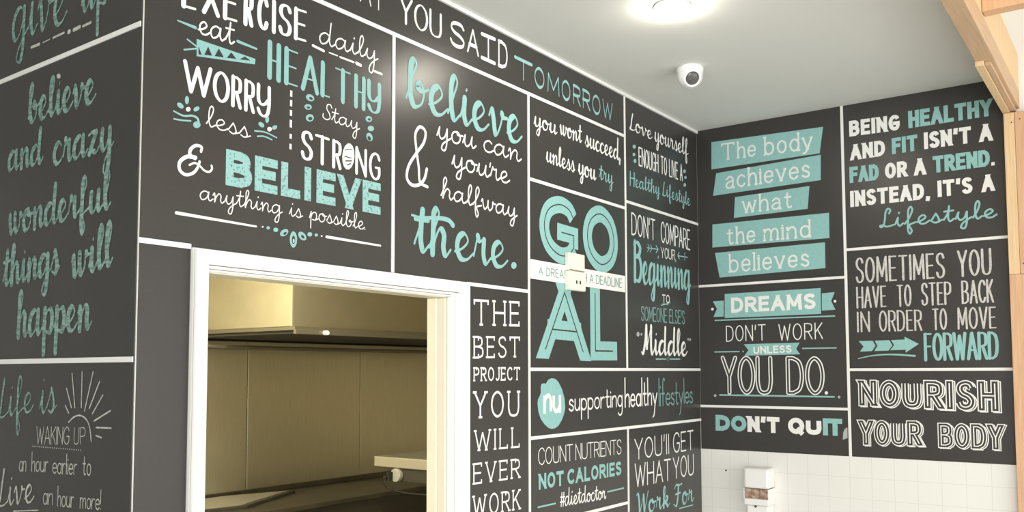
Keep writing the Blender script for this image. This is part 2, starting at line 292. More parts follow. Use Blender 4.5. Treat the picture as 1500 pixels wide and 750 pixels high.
def crom(P, n):                                   # centripetal-ish Catmull-Rom through P
    Q = [(2*P[0][0]-P[1][0], 2*P[0][1]-P[1][1])] + P + [(2*P[-1][0]-P[-2][0], 2*P[-1][1]-P[-2][1])]
    out = []
    for i in range(1, len(Q)-2):
        p0, p1, p2, p3 = Q[i-1], Q[i], Q[i+1], Q[i+2]
        d = [max(1e-6, math.hypot(b[0]-a[0], b[1]-a[1])**.5) for a, b in ((p0, p1), (p1, p2), (p2, p3))]
        t1, t2, t3 = d[0], d[0]+d[1], d[0]+d[1]+d[2]
        for j in range(n):
            t = t1+(t2-t1)*j/n; r = []
            for c in (0, 1):
                a1 = (t1-t)/t1*p0[c]+t/t1*p1[c]; a2 = (t2-t)/(t2-t1)*p1[c]+(t-t1)/(t2-t1)*p2[c]; a3 = (t3-t)/(t3-t2)*p2[c]+(t-t2)/(t3-t2)*p3[c]
                b1 = (t2-t)/t2*a1+t/t2*a2; b2 = (t3-t)/(t3-t1)*a2+(t-t1)/(t3-t1)*a3
                r.append((t2-t)/(t2-t1)*b1+(t-t1)/(t2-t1)*b2)
            out.append(tuple(r))
    out.append(P[-1]); return out
def segs(s, n=7):                                 # stroke -> list of (points, straight?)
    P, closed = parse(s)
    if closed:
        q = [(a, b) for a, b, _ in P]; m = len(q); big = q[-3:]+q+q[:4]; full = crom(big, n)
        return [(full[3*n:(3+m)*n+1], False)]
    res = []; cur = [P[0][:2]]
    for a, b, k in P[1:]:
        cur.append((a, b))
        if k: res.append(cur); cur = [(a, b)]
    if len(cur) > 1: res.append(cur)
    return [((crom(c, n), False) if len(c) > 2 else ([tuple(c[0]), tuple(c[1])], True)) for c in res]
def clipv(poly, lo, hi):
    for sgn, lim in ((1, lo), (-1, hi)):
        out = []
        for i, a in enumerate(poly):
            b = poly[(i+1) % len(poly)]; ia = sgn*(a[1]-lim) >= -1e-9; ib = sgn*(b[1]-lim) >= -1e-9
            if ia: out.append(a)
            if ia != ib:
                t = (lim-a[1])/(b[1]-a[1]); out.append((a[0]+t*(b[0]-a[0]), lim))
        poly = out
        if len(poly) < 3: return []
    return poly
def widths(pts, st):
    n = len(pts); ws = []
    for i in range(n):
        a = pts[max(i-1, 0)]; b = pts[min(i+1, n-1)]; dx, dy = b[0]-a[0], b[1]-a[1]; L = math.hypot(dx, dy) or 1; s = -dy/L
        if st['mode'] == 'brush': f = max(0, min(1, .5+1.1*(s-.05)))
        elif st['mode'] == 'vert': f = abs(s)**1.5
        elif st['mode'] == 'horz': f = 1-abs(s)**1.5
        else: f = 1
        ws.append(st['thin']+(st['w']-st['thin'])*f)
    if st['mode'] != 'mono' and n > 3:
        for _ in range(2): ws = [(ws[max(i-1, 0)]+ws[i]*2+ws[min(i+1, n-1)])/4 for i in range(n)]
    return ws
def ribbon(polys, pts, ws, e0=0, e1=0):
    n = len(pts); pts = list(pts)
    def ext(a, b, d):
        L = math.hypot(a[0]-b[0], a[1]-b[1]) or 1; return (a[0]+(a[0]-b[0])/L*d, a[1]+(a[1]-b[1])/L*d)
    if e0: pts[0] = ext(pts[0], pts[1], e0)
    if e1: pts[-1] = ext(pts[-1], pts[-2], e1)
    L, R = [], []
    ring = n > 4 and math.hypot(pts[0][0]-pts[-1][0], pts[0][1]-pts[-1][1]) < 1e-6
    for i in range(n):
        a = pts[max(i-1, 0)]; b = pts[min(i+1, n-1)]
        if ring and i in (0, n-1): a, b = pts[-2], pts[1]
        dx, dy = b[0]-a[0], b[1]-a[1]; l = math.hypot(dx, dy) or 1
        h = ws[i]/2; L.append((pts[i][0]-dy/l*h, pts[i][1]+dx/l*h)); R.append((pts[i][0]+dy/l*h, pts[i][1]-dx/l*h))
    for i in range(n-1): polys.append([L[i], R[i], R[i+1], L[i+1]])
def disc(polys, c, r, n=10):
    polys.append([(c[0]+r*math.cos(2*math.pi*k/n), c[1]+r*math.sin(2*math.pi*k/n)) for k in range(n)])
def area2(p): return sum(p[i][0]*p[(i+1) % len(p)][1]-p[(i+1) % len(p)][0]*p[i][1] for i in range(len(p)))
def emit(polys, wall, off, name, m, parent, label=None):
    vs, fs = [], []
    for i, p in enumerate(polys):
        if len(p) < 3 or abs(area2(p)) < 1e-10: continue
        if area2(p) < 0: p = p[::-1]
        fs.append(list(range(len(vs), len(vs)+len(p)))); o_ = off+(i % 41)*1.2e-5; vs += [wall.p(u, v, o_) for u, v in p]
    me = bpy.data.meshes.new(name); me.from_pydata(vs, [], fs); me.materials.append(M[m])
    o = bpy.data.objects.new(name, me); C.objects.link(o)
    if parent: o.parent = parent; me.transform(Matrix.Translation(-parent.location))
    if label: o['label'] = label
    return o
LAY = .0032                                       # face of the vinyl boards; prints lie just proud of it
STY = {  # w, thin are fractions of the 10-unit height
 'script': dict(font='scr', w=.075, thin=.075, mode='mono', trk=0, xh=5),
 'brush': dict(font='scr', w=.15, thin=.055, mode='brush', trk=.1, xh=6),
 'thin': dict(font='caps', w=.06, thin=.06, mode='mono', trk=1.9),
 'hand': dict(font='caps', w=.14, thin=.08, mode='vert', trk=1.8),
 'marker': dict(font='caps', w=.15, thin=.055, mode='horz', trk=1.9),
 'print': dict(font='low', w=.07, thin=.07, mode='mono', trk=1.3, xh=5),
 'bold': dict(font='caps', w=.23, thin=.23, mode='mono', trk=3.3, bold=1),
 'slab': dict(font='slab', w=.085, thin=.085, mode='mono', trk=2.6, serif=1, xh=5, bold=1)}
CUR = {}
def layout(text, st):
    f = FONT[st['font']]; x = 0; S = []; xh = st.get('xh', 5)
    def my(y): return y*xh/5 if 0 <= y <= 5 else (xh+(y-5)*(10-xh)/5 if y > 5 else y*st.get('dsc', 1))
    for ch in text:
        if ch == ' ': x += st.get('space', 4); continue
        g = BRL if ch == 'L' and st['mode'] == 'brush' else f.get(ch) or f[ch.upper()]
        SG = [segs(s) for s in g]; al = [p[0] for sg in SG for q, _ in sg for p in q]; x0, x1 = min(al), max(al)
        if st['font'] == 'scr' and ch.islower(): x0 = 0
        lx = st.get('lx')
        for sg in SG:
            if lx:                                # letter edges given: spread this letter between them (0..1000 along the line)
                l0, l1 = lx[st['_i']]; S.append([([(l0+((a-x0)/((x1-x0) or 1) if x1 > x0 else .5)*(l1-l0), my(b)) for a, b in q], fl) for q, fl in sg])
            else: S.append([([(x+(a-x0)+st.get('slant', 0)*my(b), my(b)) for a, b in q], fl) for q, fl in sg])
        if lx: st['_i'] += 1
        x += (x1-x0)+st['trk']
    return S
def Tx(text, bl, br, hl, hr, style, m='white', vt=10, k=0, **kw):
    if ' ' not in text or kw.get('inline'): return Tx1(text, bl, br, hl, hr, style, m, vt, k, **kw)
    st = {**STY[style], **kw}; S = []; wd = text.split(' ')
    def span(t): return [p[0] for q in layout(t, st) for c, _ in q for p in c]
    full = span(text); lo, tot = min(full), max(full)-min(full); e = st['w']*5; a0 = 0
    for i, wd_ in enumerate(wd):                   # every word of a line is a part of its own
        x1 = max(span(' '.join(wd[:i+1]))); x0 = x1-(max(span(wd_))-min(span(wd_)))
        f0, f1 = [max(0, min(1, v)) for v in ((x0-lo-e*(i > 0))/tot, (x1-lo+e*(i < len(wd)-1))/tot)]
        def Q(f):                                 # the point a fraction f along the line, measured on the wall itself
            pt = lambda g_: (bl[0]+(br[0]-bl[0])*g_, bl[1]+(br[1]-bl[1])*g_)
            uA, uB = CUR['wall'].uv(*bl)[0], CUR['wall'].uv(*br)[0]; lo_, hi_ = 0, 1
            for _ in range(40):
                md = (lo_+hi_)/2
                if (CUR['wall'].uv(*pt(md))[0]-uA)/(uB-uA) < f: lo_ = md
                else: hi_ = md
            return pt(lo_)
        Tx1(wd_, Q(f0), Q(f1), hl+(hr-hl)*f0, hl+(hr-hl)*f1, style, m, vt, k, **kw)
def Tx1(text, bl, br, hl, hr, style, m='white', vt=10, k=0, **kw):
    """one word or line on the current panel: baseline ends and heights are read off the photograph and thrown onto the wall"""
    st = {**STY[style], **kw}; wall = CUR['wall']
    A, B = wall.uv(*bl), wall.uv(*br); D, E = wall.uv(bl[0], bl[1]-hl), wall.uv(br[0], br[1]-hr)
    H = ((D[1]-A[1])+(E[1]-B[1]))/2*10/vt
    if st.get('lx'):
        st['_i'] = 0; q_ = st['w']*H/2/math.hypot(B[0]-A[0], B[1]-A[1])*1000
        st['lx'] = [[v+(q_, -q_)[i] for i, v in enumerate(pr)] for pr in [[(wall.uv(e, bl[1]+(br[1]-bl[1])*(e-bl[0])/(br[0]-bl[0]))[0]-A[0])/(B[0]-A[0])*1000 for e in pr] for pr in st['lx']]]; st['lx'] = [(a, b) if b > a else ((a+b)/2, (a+b)/2) for a, b in st['lx']]
    S = layout(text, st); al = [p for s in S for q, _ in s for p in q]; x0, x1 = min(p[0] for p in al), max(p[0] for p in al)
    wmean = st['w']*H; ins = wmean/2; W = math.hypot(B[0]-A[0], B[1]-A[1])
    hA, hB = (D[1]-A[1])*10/vt, (E[1]-B[1])*10/vt; sc2 = 1/10
    def tf(p):
        s = (p[0]-x0)/((x1-x0) or 1); s = (ins+s*(W-2*ins))/W if W > 2*ins else .5
        if st.get('lx'): s = p[0]/1000
        h = hA+(hB-hA)*s; v = ins+p[1]/10*(h-2*ins) if st.get('bold') else p[1]/10*h
        return (A[0]+(B[0]-A[0])*s, A[1]+(B[1]-A[1])*s+v)
    ww = dict(st); ww['w'] = st['w']*H; ww['thin'] = st['thin']*H
    out = []; cl = []
    for s in S:
        for q, straight in s:
            pts = [tf(p) for p in q]
            if straight and not st.get('bold'):
                n = 6; pts = [(pts[0][0]+(pts[1][0]-pts[0][0])*i/n, pts[0][1]+(pts[1][1]-pts[0][1])*i/n) for i in range(n+1)]
            cl.append((q, pts, straight))
    def build(scale, grow=0):
        polys = []
        for q, pts, straight in cl:
            ws = [v*scale for v in widths(pts, ww)]
            if st.get('bold'):
                P2 = []; h = ws[0]/2
                if straight:
                    dx, dy = abs(pts[1][0]-pts[0][0]), abs(pts[1][1]-pts[0][1]); L = math.hypot(dx, dy) or 1
                    es = []
                    for y in (q[0][1], q[1][1]):
                        edge = y > 9.9 or -.1 < y < .1
                        es.append(h if dy < .3*L else (h if dx < .02*L else h*(1.3+.8*dx/L)) if edge else .15*h)
                    ribbon(P2, pts, ws, *es)
                else:
                    ribbon(P2, pts, ws)
                a = (pts[0][0]-A[0])/((B[0]-A[0]) or 1); base = A[1]+(B[1]-A[1])*a
                low = min(p[1] for p in q); sl = (B[1]-A[1])/((B[0]-A[0]) or 1)
                for p in P2:
                    # clip along the sloping baseline
                    pp = [(u, v-(A[1]+sl*(u-A[0]))) for u, v in p]
                    lo = -1e9 if low < -.2 else ins*(1-scale); top = (hA+(hB-hA)*a)-ins*(1-scale)
                    if not straight: lo -= .03*H; top += .03*H
                    c = clipv(pp, lo, top)
                    if c: polys.append([(u, v+(A[1]+sl*(u-A[0]))) for u, v in c])
            else:
                ribbon(polys, pts, ws)
                disc(polys, pts[0], ws[0]/2); disc(polys, pts[-1], ws[-1]/2)
        if st.get('serif'):
            t = ww['w']*scale*.9; ar = .085*H*st.get('sl', 1)
            xh = st.get('xh', 5)
            for q, pts, straight in cl:
                for i, j in ((0, 1), (-1, -2)):
                    x, y = q[i]; dx, dy = abs(q[i][0]-q[j][0]), abs(q[i][1]-q[j][1])
                    if dy > dx*1.15 and min(abs(y), abs(y-10), abs(y-xh), abs(y+4.4)) < .05 and len(text) and not (len(pts) > 2 and y == 10 and st['font'] != 'slab'):
                        c = pts[i]; l, r_ = ar, ar
                        if y > 1 and text.islower() or (y in (xh, 10.0) and any(ch.islower() for ch in text)): r_ = t*.4
                        cy = c[1]
                        polys.append([(c[0]-l-t*.3, cy-t/2), (c[0]+r_+t*.3, cy-t/2), (c[0]+r_+t*.3, cy+t/2), (c[0]-l-t*.3, cy+t/2)])
                    elif dx > dy*3 and y in (0.0, 10.0) and straight and q[i][0] != min(p[0] for p in q) or (dx > dy*3 and y == 10.0 and text and abs(q[0][0]-q[-1][0]) > 5.5 and straight):
                        c = pts[i]; s_ = 1 if y == 0 else -1; hh = .16*H
                        polys.append([(c[0]-t/2, c[1]), (c[0]+t/2, c[1]), (c[0]+t/2, c[1]+s_*hh), (c[0]-t/2, c[1]+s_*hh)])
        return polys
    par = CUR['root']; lab = kw.get('label') or {'white': 'white', 'soft': 'soft white', 'chalk': 'thin white', 'teal': 'teal', 'worn': 'speckled teal', 'dim': 'muted teal', 'chalkteal': 'chalky teal', 'chalkwhite': 'chalky white', 'grey': 'grey'}[m] + ' lettering "' + text.replace('¥', 'y').replace('Î', 'I') + '"'
    z = LAY+.0006+k*.0006
    if kw.get('shadow'):                          # drop outline behind the letters
        ddx, ddy = kw['shadow'][0]*H, kw['shadow'][1]*H
        base = [[(u+ddx, v+ddy) for u, v in p] for p in build(1)]; inn = [[(u+ddx, v+ddy) for u, v in p] for p in build(kw['inline'])]
        emit(base, wall, z, 'letter_shadow_outline', m, par); emit(inn, wall, z+.0006, 'letter_shadow_fill', 'slate', par); z += .0012
    o = emit(build(1), wall, z, 'lettering', m, par, lab)
    if kw.get('inline'):
        emit(build(kw['inline']), wall, z+.0006, 'letter_inline', 'slate', par)
        if kw.get('core'): emit(build(kw['core']), wall, z+.0012, 'letter_core', m, par)
    return o
def Shape(name, m, *polys, k=0, label=None):      # filled outlines given in photograph points
    wl = CUR['wall']
    if len(polys) > 1 and name in ('ribbon_banner', 'arrow'):
        for q in polys: Shape(name, m, q, k=k, label=label)
        return
    return emit([[wl.uv(*p) for p in q] for q in polys], wl, LAY+.0006+k*.0006, name, m, CUR['root'], label)
def Line(name, m, lines, k=0, label=None, cap=True):   # (points, width start px, width end px[, smooth])
    if name in ('rule', 'underline', 'dash_line', 'arrow', 'carrot_leaf', 'leaf_swirl') and len(lines) > 1:
        for l in lines: Line(name, m, [l], k, label, cap)
        return
    wl = CUR['wall']; polys = []
    for pts, w0, w1 in lines:
        q = [tuple(p) for p in pts]
        if len(q) > 2: q = crom(q, 6)
        U = [wl.uv(*p) for p in q]; n = len(U)
        # px width -> metres, measured up the wall
        a, b = wl.uv(q[0][0], q[0][1]-5), wl.uv(q[0][0], q[0][1]+5); mpp = abs(a[1]-b[1])/10
        ws = [(w0+(w1-w0)*i/(n-1))*mpp for i in range(n)]
        ribbon(polys, U, ws)
        if cap: disc(polys, U[0], ws[0]/2); disc(polys, U[-1], ws[-1]/2)
    return emit(polys, wl, LAY+.0006+k*.0006, name, m, CUR['root'], label)
def Dots(name, m, lst, k=0, label=None):          # ellipses: x, y, rx, ry, tilt(deg)
    wl = CUR['wall']; polys = []
    for e in lst:
        x, y, rx, ry = e[:4]; t = math.radians(e[4] if len(e) > 4 else 0)
        polys.append([wl.uv(x+rx*math.cos(a)*math.cos(t)-ry*math.sin(a)*math.sin(t), y+rx*math.cos(a)*math.sin(t)+ry*math.sin(a)*math.cos(t)) for a in [2*math.pi*i/14 for i in range(14)]])
    return emit(polys, wl, LAY+.0006+k*.0006, name, m, CUR['root'], label)
def Panel(wall, u0, u1, v0, v1, label):
    c = wall.p((u0+u1)/2, v0, 0); root = thing('quote_panel', label, 'wall panel', c)
    a = wall.p(u0, v0, .0002); b = wall.p(u1, v1, LAY)
    boxes('panel_board', 'slate', [(min(a[0], b[0]), max(a[0], b[0]), min(a[1], b[1]), max(a[1], b[1]), v0, v1)], root)
    CUR.update(wall=wall, root=root)
NT = [0]
def Strip(wall, u0, u1, v0, v1, m='white', d=.0058):
    NT[0] += 1; a = wall.p(u0, v0, .0002); b = wall.p(u1, v1, d)
    return struct(boxes('trim_%d' % NT[0], m, [(min(a[0], b[0]), max(a[0], b[0]), min(a[1], b[1]), max(a[1], b[1]), v0, v1)]))
# ------------------------------------------------------------------ back wall: dividing strips
V1, V2, V3 = 2.030, 2.7885, 3.572; Z1, Z2, Z3, Z4, Z5, Z6, Z7 = 2.8128, 2.4745, 2.508, 2.037, 1.7295, 1.4645, 1.1275
g = .0065
Strip(WallB, XA, XC, HC-.014, HC-.0005, 'gloss', .012)
Strip(WallB, XA, V3-g, Z1-g, Z1+g); Strip(WallB, V1-g, V1+g, Z4, Z1-g); Strip(WallB, V2-g, V2+g, .2, Z1-g)
Strip(WallB, V3-g, V3+g, .2, Z6-g); Strip(WallB, V3-g, V3+g, Z5+g, HC-.014); Strip(WallB, V2+g, V3-g, Z2-g, Z2+g); Strip(WallB, V3+g, XC-.003, Z3-g, Z3+g)
Strip(WallB, XA, 1.303, Z4-g, Z4+g); Strip(WallB, 2.408, V2-g, Z4-g-.006, Z4+g-.006); Strip(WallB, V2+g, XC-.003, Z5-g, Z5+g)
Strip(WallB, V2+g, XC-.003, Z6-g, Z6+g); Strip(WallB, V2+g, V3-g, Z7-g, Z7+g)
Strip(WallB, XA-.0003, XA+.0022, .2, HC-.014, 'alu', .0036)  # pale strip standing for the highlight along the wall's corner edge
# ------------------------------------------------------------------ back wall: panels
Panel(WallB, XA, V3, Z1, HC-.014, 'long dark banner along the ceiling reading WHAT YOU SAID TOMORROW')
Tx('WHAT', (478, -22), (562, 19), 36, 36, 'marker'); Tx('YOU', (583, 30), (646, 58), 37, 35, 'hand', w=.13, thin=.06)
Tx('SAÎD', (657, 63), (743, 102), 33, 36, 'marker', w=.16, thin=.085, lx=[(657, 680), (682, 701), (703, 725), (728, 743)]); Tx('TOMORROW', (752, 111), (897, 178), 28, 25, 'marker', 'teal', w=.17, thin=.06, lx=[(752, 779), (781, 797), (800, 819), (821, 835), (838, 850), (852, 864), (866, 879), (881, 897)])

Panel(WallB, XA, V1, Z4, Z1, 'large dark panel over the doorway reading EXERCISE daily eat HEALTHY with a carrot')
Tx('EXERCISE', (264, 8), (449, 61), 50, 42, 'hand', w=.16, thin=.075, lx=[(264, 288), (294, 321), (325, 348), (355, 370), (375, 392), (397, 402), (406, 426), (429, 449)])
Tx('eat', (288, 48), (343, 67), 37, 36, 'script', w=.075, thin=.075)
Tx('daily', (466, 63), (553, 91), 35, 29, 'script', w=.072, thin=.072, dsc=1.4)
Line('dash_line', 'white', [(((457, 67), (473, 75)), 4, 4), (((481, 77.5), (493, 82)), 2, 2), (((497, 84), (517, 91.5)), 3, 3), (((521, 93), (527, 96)), 5, 5), (((547, 104.5), (558, 109)), 3.5, 3.5)], label='white dashed underline')
Line('dash_line', 'teal', [(((259, 30.5), (285, 41)), 2, 5), (((347, 61), (374.5, 72)), 4.5, 3)], label='teal dashes beside eat')
Shape('carrot', 'teal', [(286.7, 57.3), (286.7, 82.7), (372, 94.7), (373, 86.7)], label='teal carrot drawing')
Shape('carrot_pattern', 'slate', [(289.3, 68), (289.3, 80), (294, 80.8)], [(303.5, 68.8), (298, 80.8), (309.3, 82.2)], [(319.2, 71.5), (313, 82.7), (326.4, 84.5)], [(337.3, 77.3), (330.7, 85.3), (344.8, 86.7)], [(357.3, 83.2), (349.3, 87.5), (365.3, 89.3)], k=1)
Line('carrot_leaf', 'teal', [(((273.3, 58.1), (287, 68.8)), 2.4, 2.4), (((268.5, 73.3), (287, 71.5)), 2.4, 2.4)])
Tx('HEALTH¥', (390, 112), (557, 168), 51, 42, 'hand', 'teal', w=.17, thin=.05, lx=[(390, 410), (414.5, 437), (439, 466), (468, 484), (487, 514), (517, 534), (536, 557)])
Tx('WORR¥', (266, 130), (395, 173), 41, 43, 'hand', w=.15, thin=.085, lx=[(266, 309), (310, 335), (337, 353), (356, 372), (374, 395)])
Tx('less', (300, 184), (366, 204), 31, 29, 'script', w=.068, thin=.068)
for dx, dy in ((0, 0), (119, 29)):
    Dots('leaf_ornament', 'teal', [(263+dx, 155+dy, 5.5, 3.4, 40), (272.5+dx, 147+dy, 3, 6, 0), (286.5+dx, 160+dy, 4.8, 3.2, -30), (287+dx, 183+dy, 5.5, 5, 0)] if not dx else [(262.5+dx, 154+dy, 5, 3.2, 40), (271+dx, 146+dy, 2.8, 5.5, 0), (282+dx, 158+dy, 4, 3, -30)])
    Line('leaf_swirl', 'teal', [(((253+dx, 163+dy), (268+dx, 170+dy), (281+dx, 170+dy), (288+dx, 174+dy), (290+dx, 184+dy)), 2.4, 4), (((253.5+dx, 174.5+dy), (265+dx, 176.5+dy), (278+dx, 177.5+dy)), 2.4, 2.4)] if not dx else [(((253+dx, 163+dy), (268+dx, 165+dy), (285+dx, 173+dy)), 2.4, 2), (((257+dx, 171+dy), (266+dx, 171+dy), (278+dx, 176+dy)), 2.4, 2)])
    Dots('ornament_dot', 'white', [(274.5+dx, 160.5+dy, 3.4, 3.4)])
Line('dash_line', 'white', [(((425.4-.2*i, y0), (425.2-.2*i, y1)), 4, 4) for i, (y0, y1) in enumerate([(133, 142), (147, 156), (161.5, 170), (176, 187), (196.5, 203.5), (211, 219)])], label='white vertical dashed line', cap=False)
Tx('Stay', (471, 174), (526, 192), 25, 22, 'script', w=.075, thin=.075, dsc=1.3)
Dots('leaf_ornament', 'teal', [(453, 143.5, 6.5, 4.8, 30), (450, 157, 5.5, 4.2, 10), (452.5, 173, 6, 5.5, 0), (539, 174.7, 5, 4.4, 20), (542, 188.5, 4.8, 4, 10), (540, 201, 4.5, 6.5, -20)])
Dots('leaf_vein', 'slate', [(454, 144.5, 3, 1.8, 30), (450.5, 158, 2.4, 1.6, 10), (453, 174, 3, 2.6, 0), (539.5, 175.2, 2.2, 1.8, 20), (539.5, 203, 2.2, 3.6, -20)], k=1)
Tx('STR', (439, 231), (498, 247), 40, 37, 'hand', w=.16, thin=.1, lx=[(439, 457), (459, 482), (485, 499)]); Tx('NG', (519, 253), (556, 265), 37, 37, 'hand', w=.14, thin=.09, lx=[(519, 536), (539, 556)])
Dots('lettering', 'white', [(509, 229.5, 9, 19.5, 3)], label='filled white letter O of STRONG')
Line('letter_inline', 'slate', [(((504, 220), (514, 219)), 1.2, 1.2), (((503.5, 229), (513, 232)), 1.4, 1.4), (((505, 236), (513.5, 236)), 1.8, 1.8), (((507, 242), (512, 240)), 1.5, 1.5)], k=1)
Line('ampersand', 'white', [(((293, 222.5), (294, 216), (286, 213.5), (278, 219), (277, 227), (284, 232)), 4, 6), (((285, 231), (272, 230), (262, 238), (262, 249), (270, 256), (281, 254), (288, 246), (291, 237)), 6, 4), (((276, 242), (284, 239), (291, 243), (298, 250), (305, 252), (309, 248), (308.5, 243)), 3, 3.5)], label='white ampersand')
Tx('BELIEVE', (329, 271), (556, 315), 53, 46, 'bold', 'worn', w=.25, lx=[(329, 367.5), (371.5, 405), (410, 438.5), (443.5, 455), (462, 490), (494, 526), (529.5, 556)])
Tx('anything is possible.', (291, 292), (534, 337), 27, 23, 'script', w=.068, thin=.068, dsc=1.1)
Line('rule', 'white', [(((257, 312), (374, 332)), 5, 3), (((477, 347), (556, 360)), 4.2, 3)], label='white rules under the verse')
Dots('leaf_ornament', 'teal', [(415, 341, 6.8, 4.6, -35), (428.5, 351, 5.4, 12, 0), (441.5, 346, 7.5, 4.8, 50), (391.5, 334, 2.6, 2.4), (402.7, 336.8, 3.6, 3.2), (452.5, 343.5, 3.6, 3.2), (462, 344.5, 2.4, 2.2)])
Dots('ornament_dot', 'slate', [(416, 342, 2.8, 1.8, -35), (428.5, 351.5, 2.4, 6.2), (442, 347, 3.2, 1.9, 50)], k=1)
Dots('ornament_dot', 'white', [(383, 332.5, 1.3, 1.3), (469.5, 346, 1.3, 1.3), (428.5, 353, 1.1, 3)], k=2)

Panel(WallB, V1, V2, Z4, Z1, 'dark panel with big teal believe and there around a tall white ampersand')
Tx('believe', (590, 151), (766, 213), 70, 59, 'brush', 'teal', xh=6.2, w=.155)
Line('ampersand', 'white', [(((624, 248), (620, 263), (612, 271), (602, 271), (595, 262), (597, 244), (609, 224), (620, 208), (621.5, 192), (614, 186), (607.5, 195), (608.5, 218), (612, 245), (614.5, 268), (625, 274)), 5.2, 4.5)], label='tall white ampersand')
Tx('you', (638, 202), (697, 219), 18, 16.5, 'script', vt=5, w=.08, thin=.08, dsc=.95); Tx('can', (707, 221), (763, 238), 17, 15, 'script', vt=5, w=.08, thin=.08)
Tx("you're", (660, 244), (746, 270), 18, 16, 'script', vt=5, w=.08, thin=.08, dsc=.95)
Tx('halfway', (644, 289), (757, 320), 31, 28, 'script', w=.085, thin=.085)
Tx('th', (602, 366), (662, 378), 70, 66, 'brush', 'teal', xh=6, w=.15); Tx('ere', (662, 378), (745, 394), 66, 59, 'brush', 'teal', xh=6, w=.15)
Line('letter_crossbar', 'teal', [(((602, 315), (614, 319), (640, 319.5), (656, 323), (662, 330)), 3.5, 9)]); Dots('lettering', 'teal', [(751.5, 389, 4, 5)])

Panel(WallB, V2, V3, Z2, Z1, 'small dark panel reading you wont succeed unless you try')
Tx('you', (780, 184), (816, 198), 14, 13, 'brush', vt=5, xh=5, w=.13, thin=.06, dsc=.9); Tx('wont', (818, 196), (852, 210), 29, 28, 'brush', xh=4.8, w=.12)
Tx('succeed,', (855, 213), (908, 236), 30, 31, 'brush', xh=4.6, w=.12)
Tx('unless', (798, 236), (842, 253), 28, 28, 'brush', xh=5, w=.12, dsc=.9); Tx('you', (845, 254), (873, 265), 14.5, 14, 'brush', vt=5, xh=5, w=.13, thin=.06, dsc=.9); Tx('try', (876, 262), (898, 271), 23, 22, 'brush', 'teal', xh=5.5, w=.13)

Panel(WallB, V2, V3, Z5, Z2, 'dark panel with huge teal GOAL letters crossed by a white band')
Tx('G', (789, 379), (846, 393), 101, 97, 'bold', 'teal', w=.25, inline=.07); Tx('O', (853, 393), (904.5, 406), 99, 97, 'bold', 'teal', w=.25, inline=.07)
Tx('A', (790, 525), (860, 529), 117, 108, 'bold', 'teal', w=.25, inline=.07); Tx('L', (864, 528), (903, 528), 113, 108, 'bold', 'teal', w=.25, inline=.07)
Shape('band', 'white', [(775, 379.5), (775, 408), (914, 428.5), (914, 404.5)], k=4, label='white band across the letters')
Tx('A DREAM WITH A DEADLINE', (787, 402), (909, 421.5), 11, 12.5, 'thin', 'dim', w=.11, thin=.11, k=6, trk=2, space=4)

Panel(WallB, V3, XC-.004, Z3, HC-.014, 'dark corner panel just under the ceiling reading Love yourself ENOUGH TO LIVE')
Tx('Love', (921, 189), (955, 205), 24, 20, 'brush', xh=5.5, w=.14); Tx('yourself', (957, 206), (1008, 229), 25, 24, 'brush', xh=5.2, w=.13)
Tx('ENOUGH TO LIVE A', (934.5, 242), (999, 265), 26, 23, 'thin', w=.09, thin=.07, trk=2)
Dots('leaf_ornament', 'teal', [(928, 215, 2.4, 3, 0), (927.5, 226.5, 2, 2.6, 0), (929, 236, 2.2, 3, 0), (1001.7, 251, 2, 2.6, 0), (1003, 260, 1.8, 2.2, 0), (1002, 271, 2, 2.8, 0)])
Tx('Healthy', (921, 271), (966, 286), 20, 19, 'brush', 'teal', xh=5.4, w=.13, dsc=.8); Tx('Lifestyle', (969, 286), (1011, 302), 20, 18, 'brush', 'teal', xh=5.4, w=.13, dsc=.9)

Panel(WallB, V3, XC-.004, Z5, Z3, "dark panel beside the wall corner reading DON'T COMPARE YOUR Beginning")
Tx("DON'T", (924, 343), (959, 352), 31, 29, 'thin', w=.075, thin=.06); Tx('COMPARE', (967, 354), (1010, 366), 29, 28, 'thin', w=.075, thin=.06)
Tx('YOUR', (967, 377), (988, 381), 14.5, 14, 'thin', w=.1, thin=.1)
Line('arrow', 'teal', [(((947, 363), (963, 365.5)), 1.6, 1.6), (((948, 358), (950.5, 363.5)), 1.5, 1.5), (((947.5, 368.5), (950.5, 363.5)), 1.5, 1.5), (((952, 358.5), (954, 364)), 1.5, 1.5), (((951.5, 369), (954, 364)), 1.5, 1.5), (((960, 360), (963.5, 365.5)), 1.8, 1.4), (((960, 370), (963.5, 365.5)), 1.8, 1.4),
  (((991, 374.5), (1006, 377)), 1.6, 1.6), (((994, 370), (991, 374.5)), 1.6, 1.6), (((994.5, 379), (991, 374.5)), 1.6, 1.6), (((1002, 370.5), (1002, 381)), 1.6, 1.6)], label='two small teal arrows')
Tx('B', (926, 411), (940, 414), 58, 56, 'brush', 'teal', w=.13); Tx('eginning', (939, 415), (1012, 425), 58, 50, 'brush', 'teal', xh=5.4, w=.12, thin=.045, dsc=.85)
Tx('TO', (969, 443), (980, 444), 11, 11, 'thin', w=.14, thin=.14)
Line('underline', 'teal', [(((969, 445.5), (975, 445), (981, 443.5)), 1.3, 1), (((967.5, 447.5), (974, 446), (978, 446.5)), 1, 1)])
Tx("SOMEONE ELSE'S", (938, 469), (1002, 474.5), 20, 18.5, 'thin', 'dim', w=.1, thin=.08)
Tx('Middle', (937, 518), (1007, 521), 42, 37, 'brush', xh=5, w=.15)
Dots('quote_mark', 'grey', [(933.6, 489.6, 2.2, 3.6), (938.6, 489.8, 1.3, 2), (1007, 497, 1.2, 2), (1010, 497.5, 1.2, 2)])
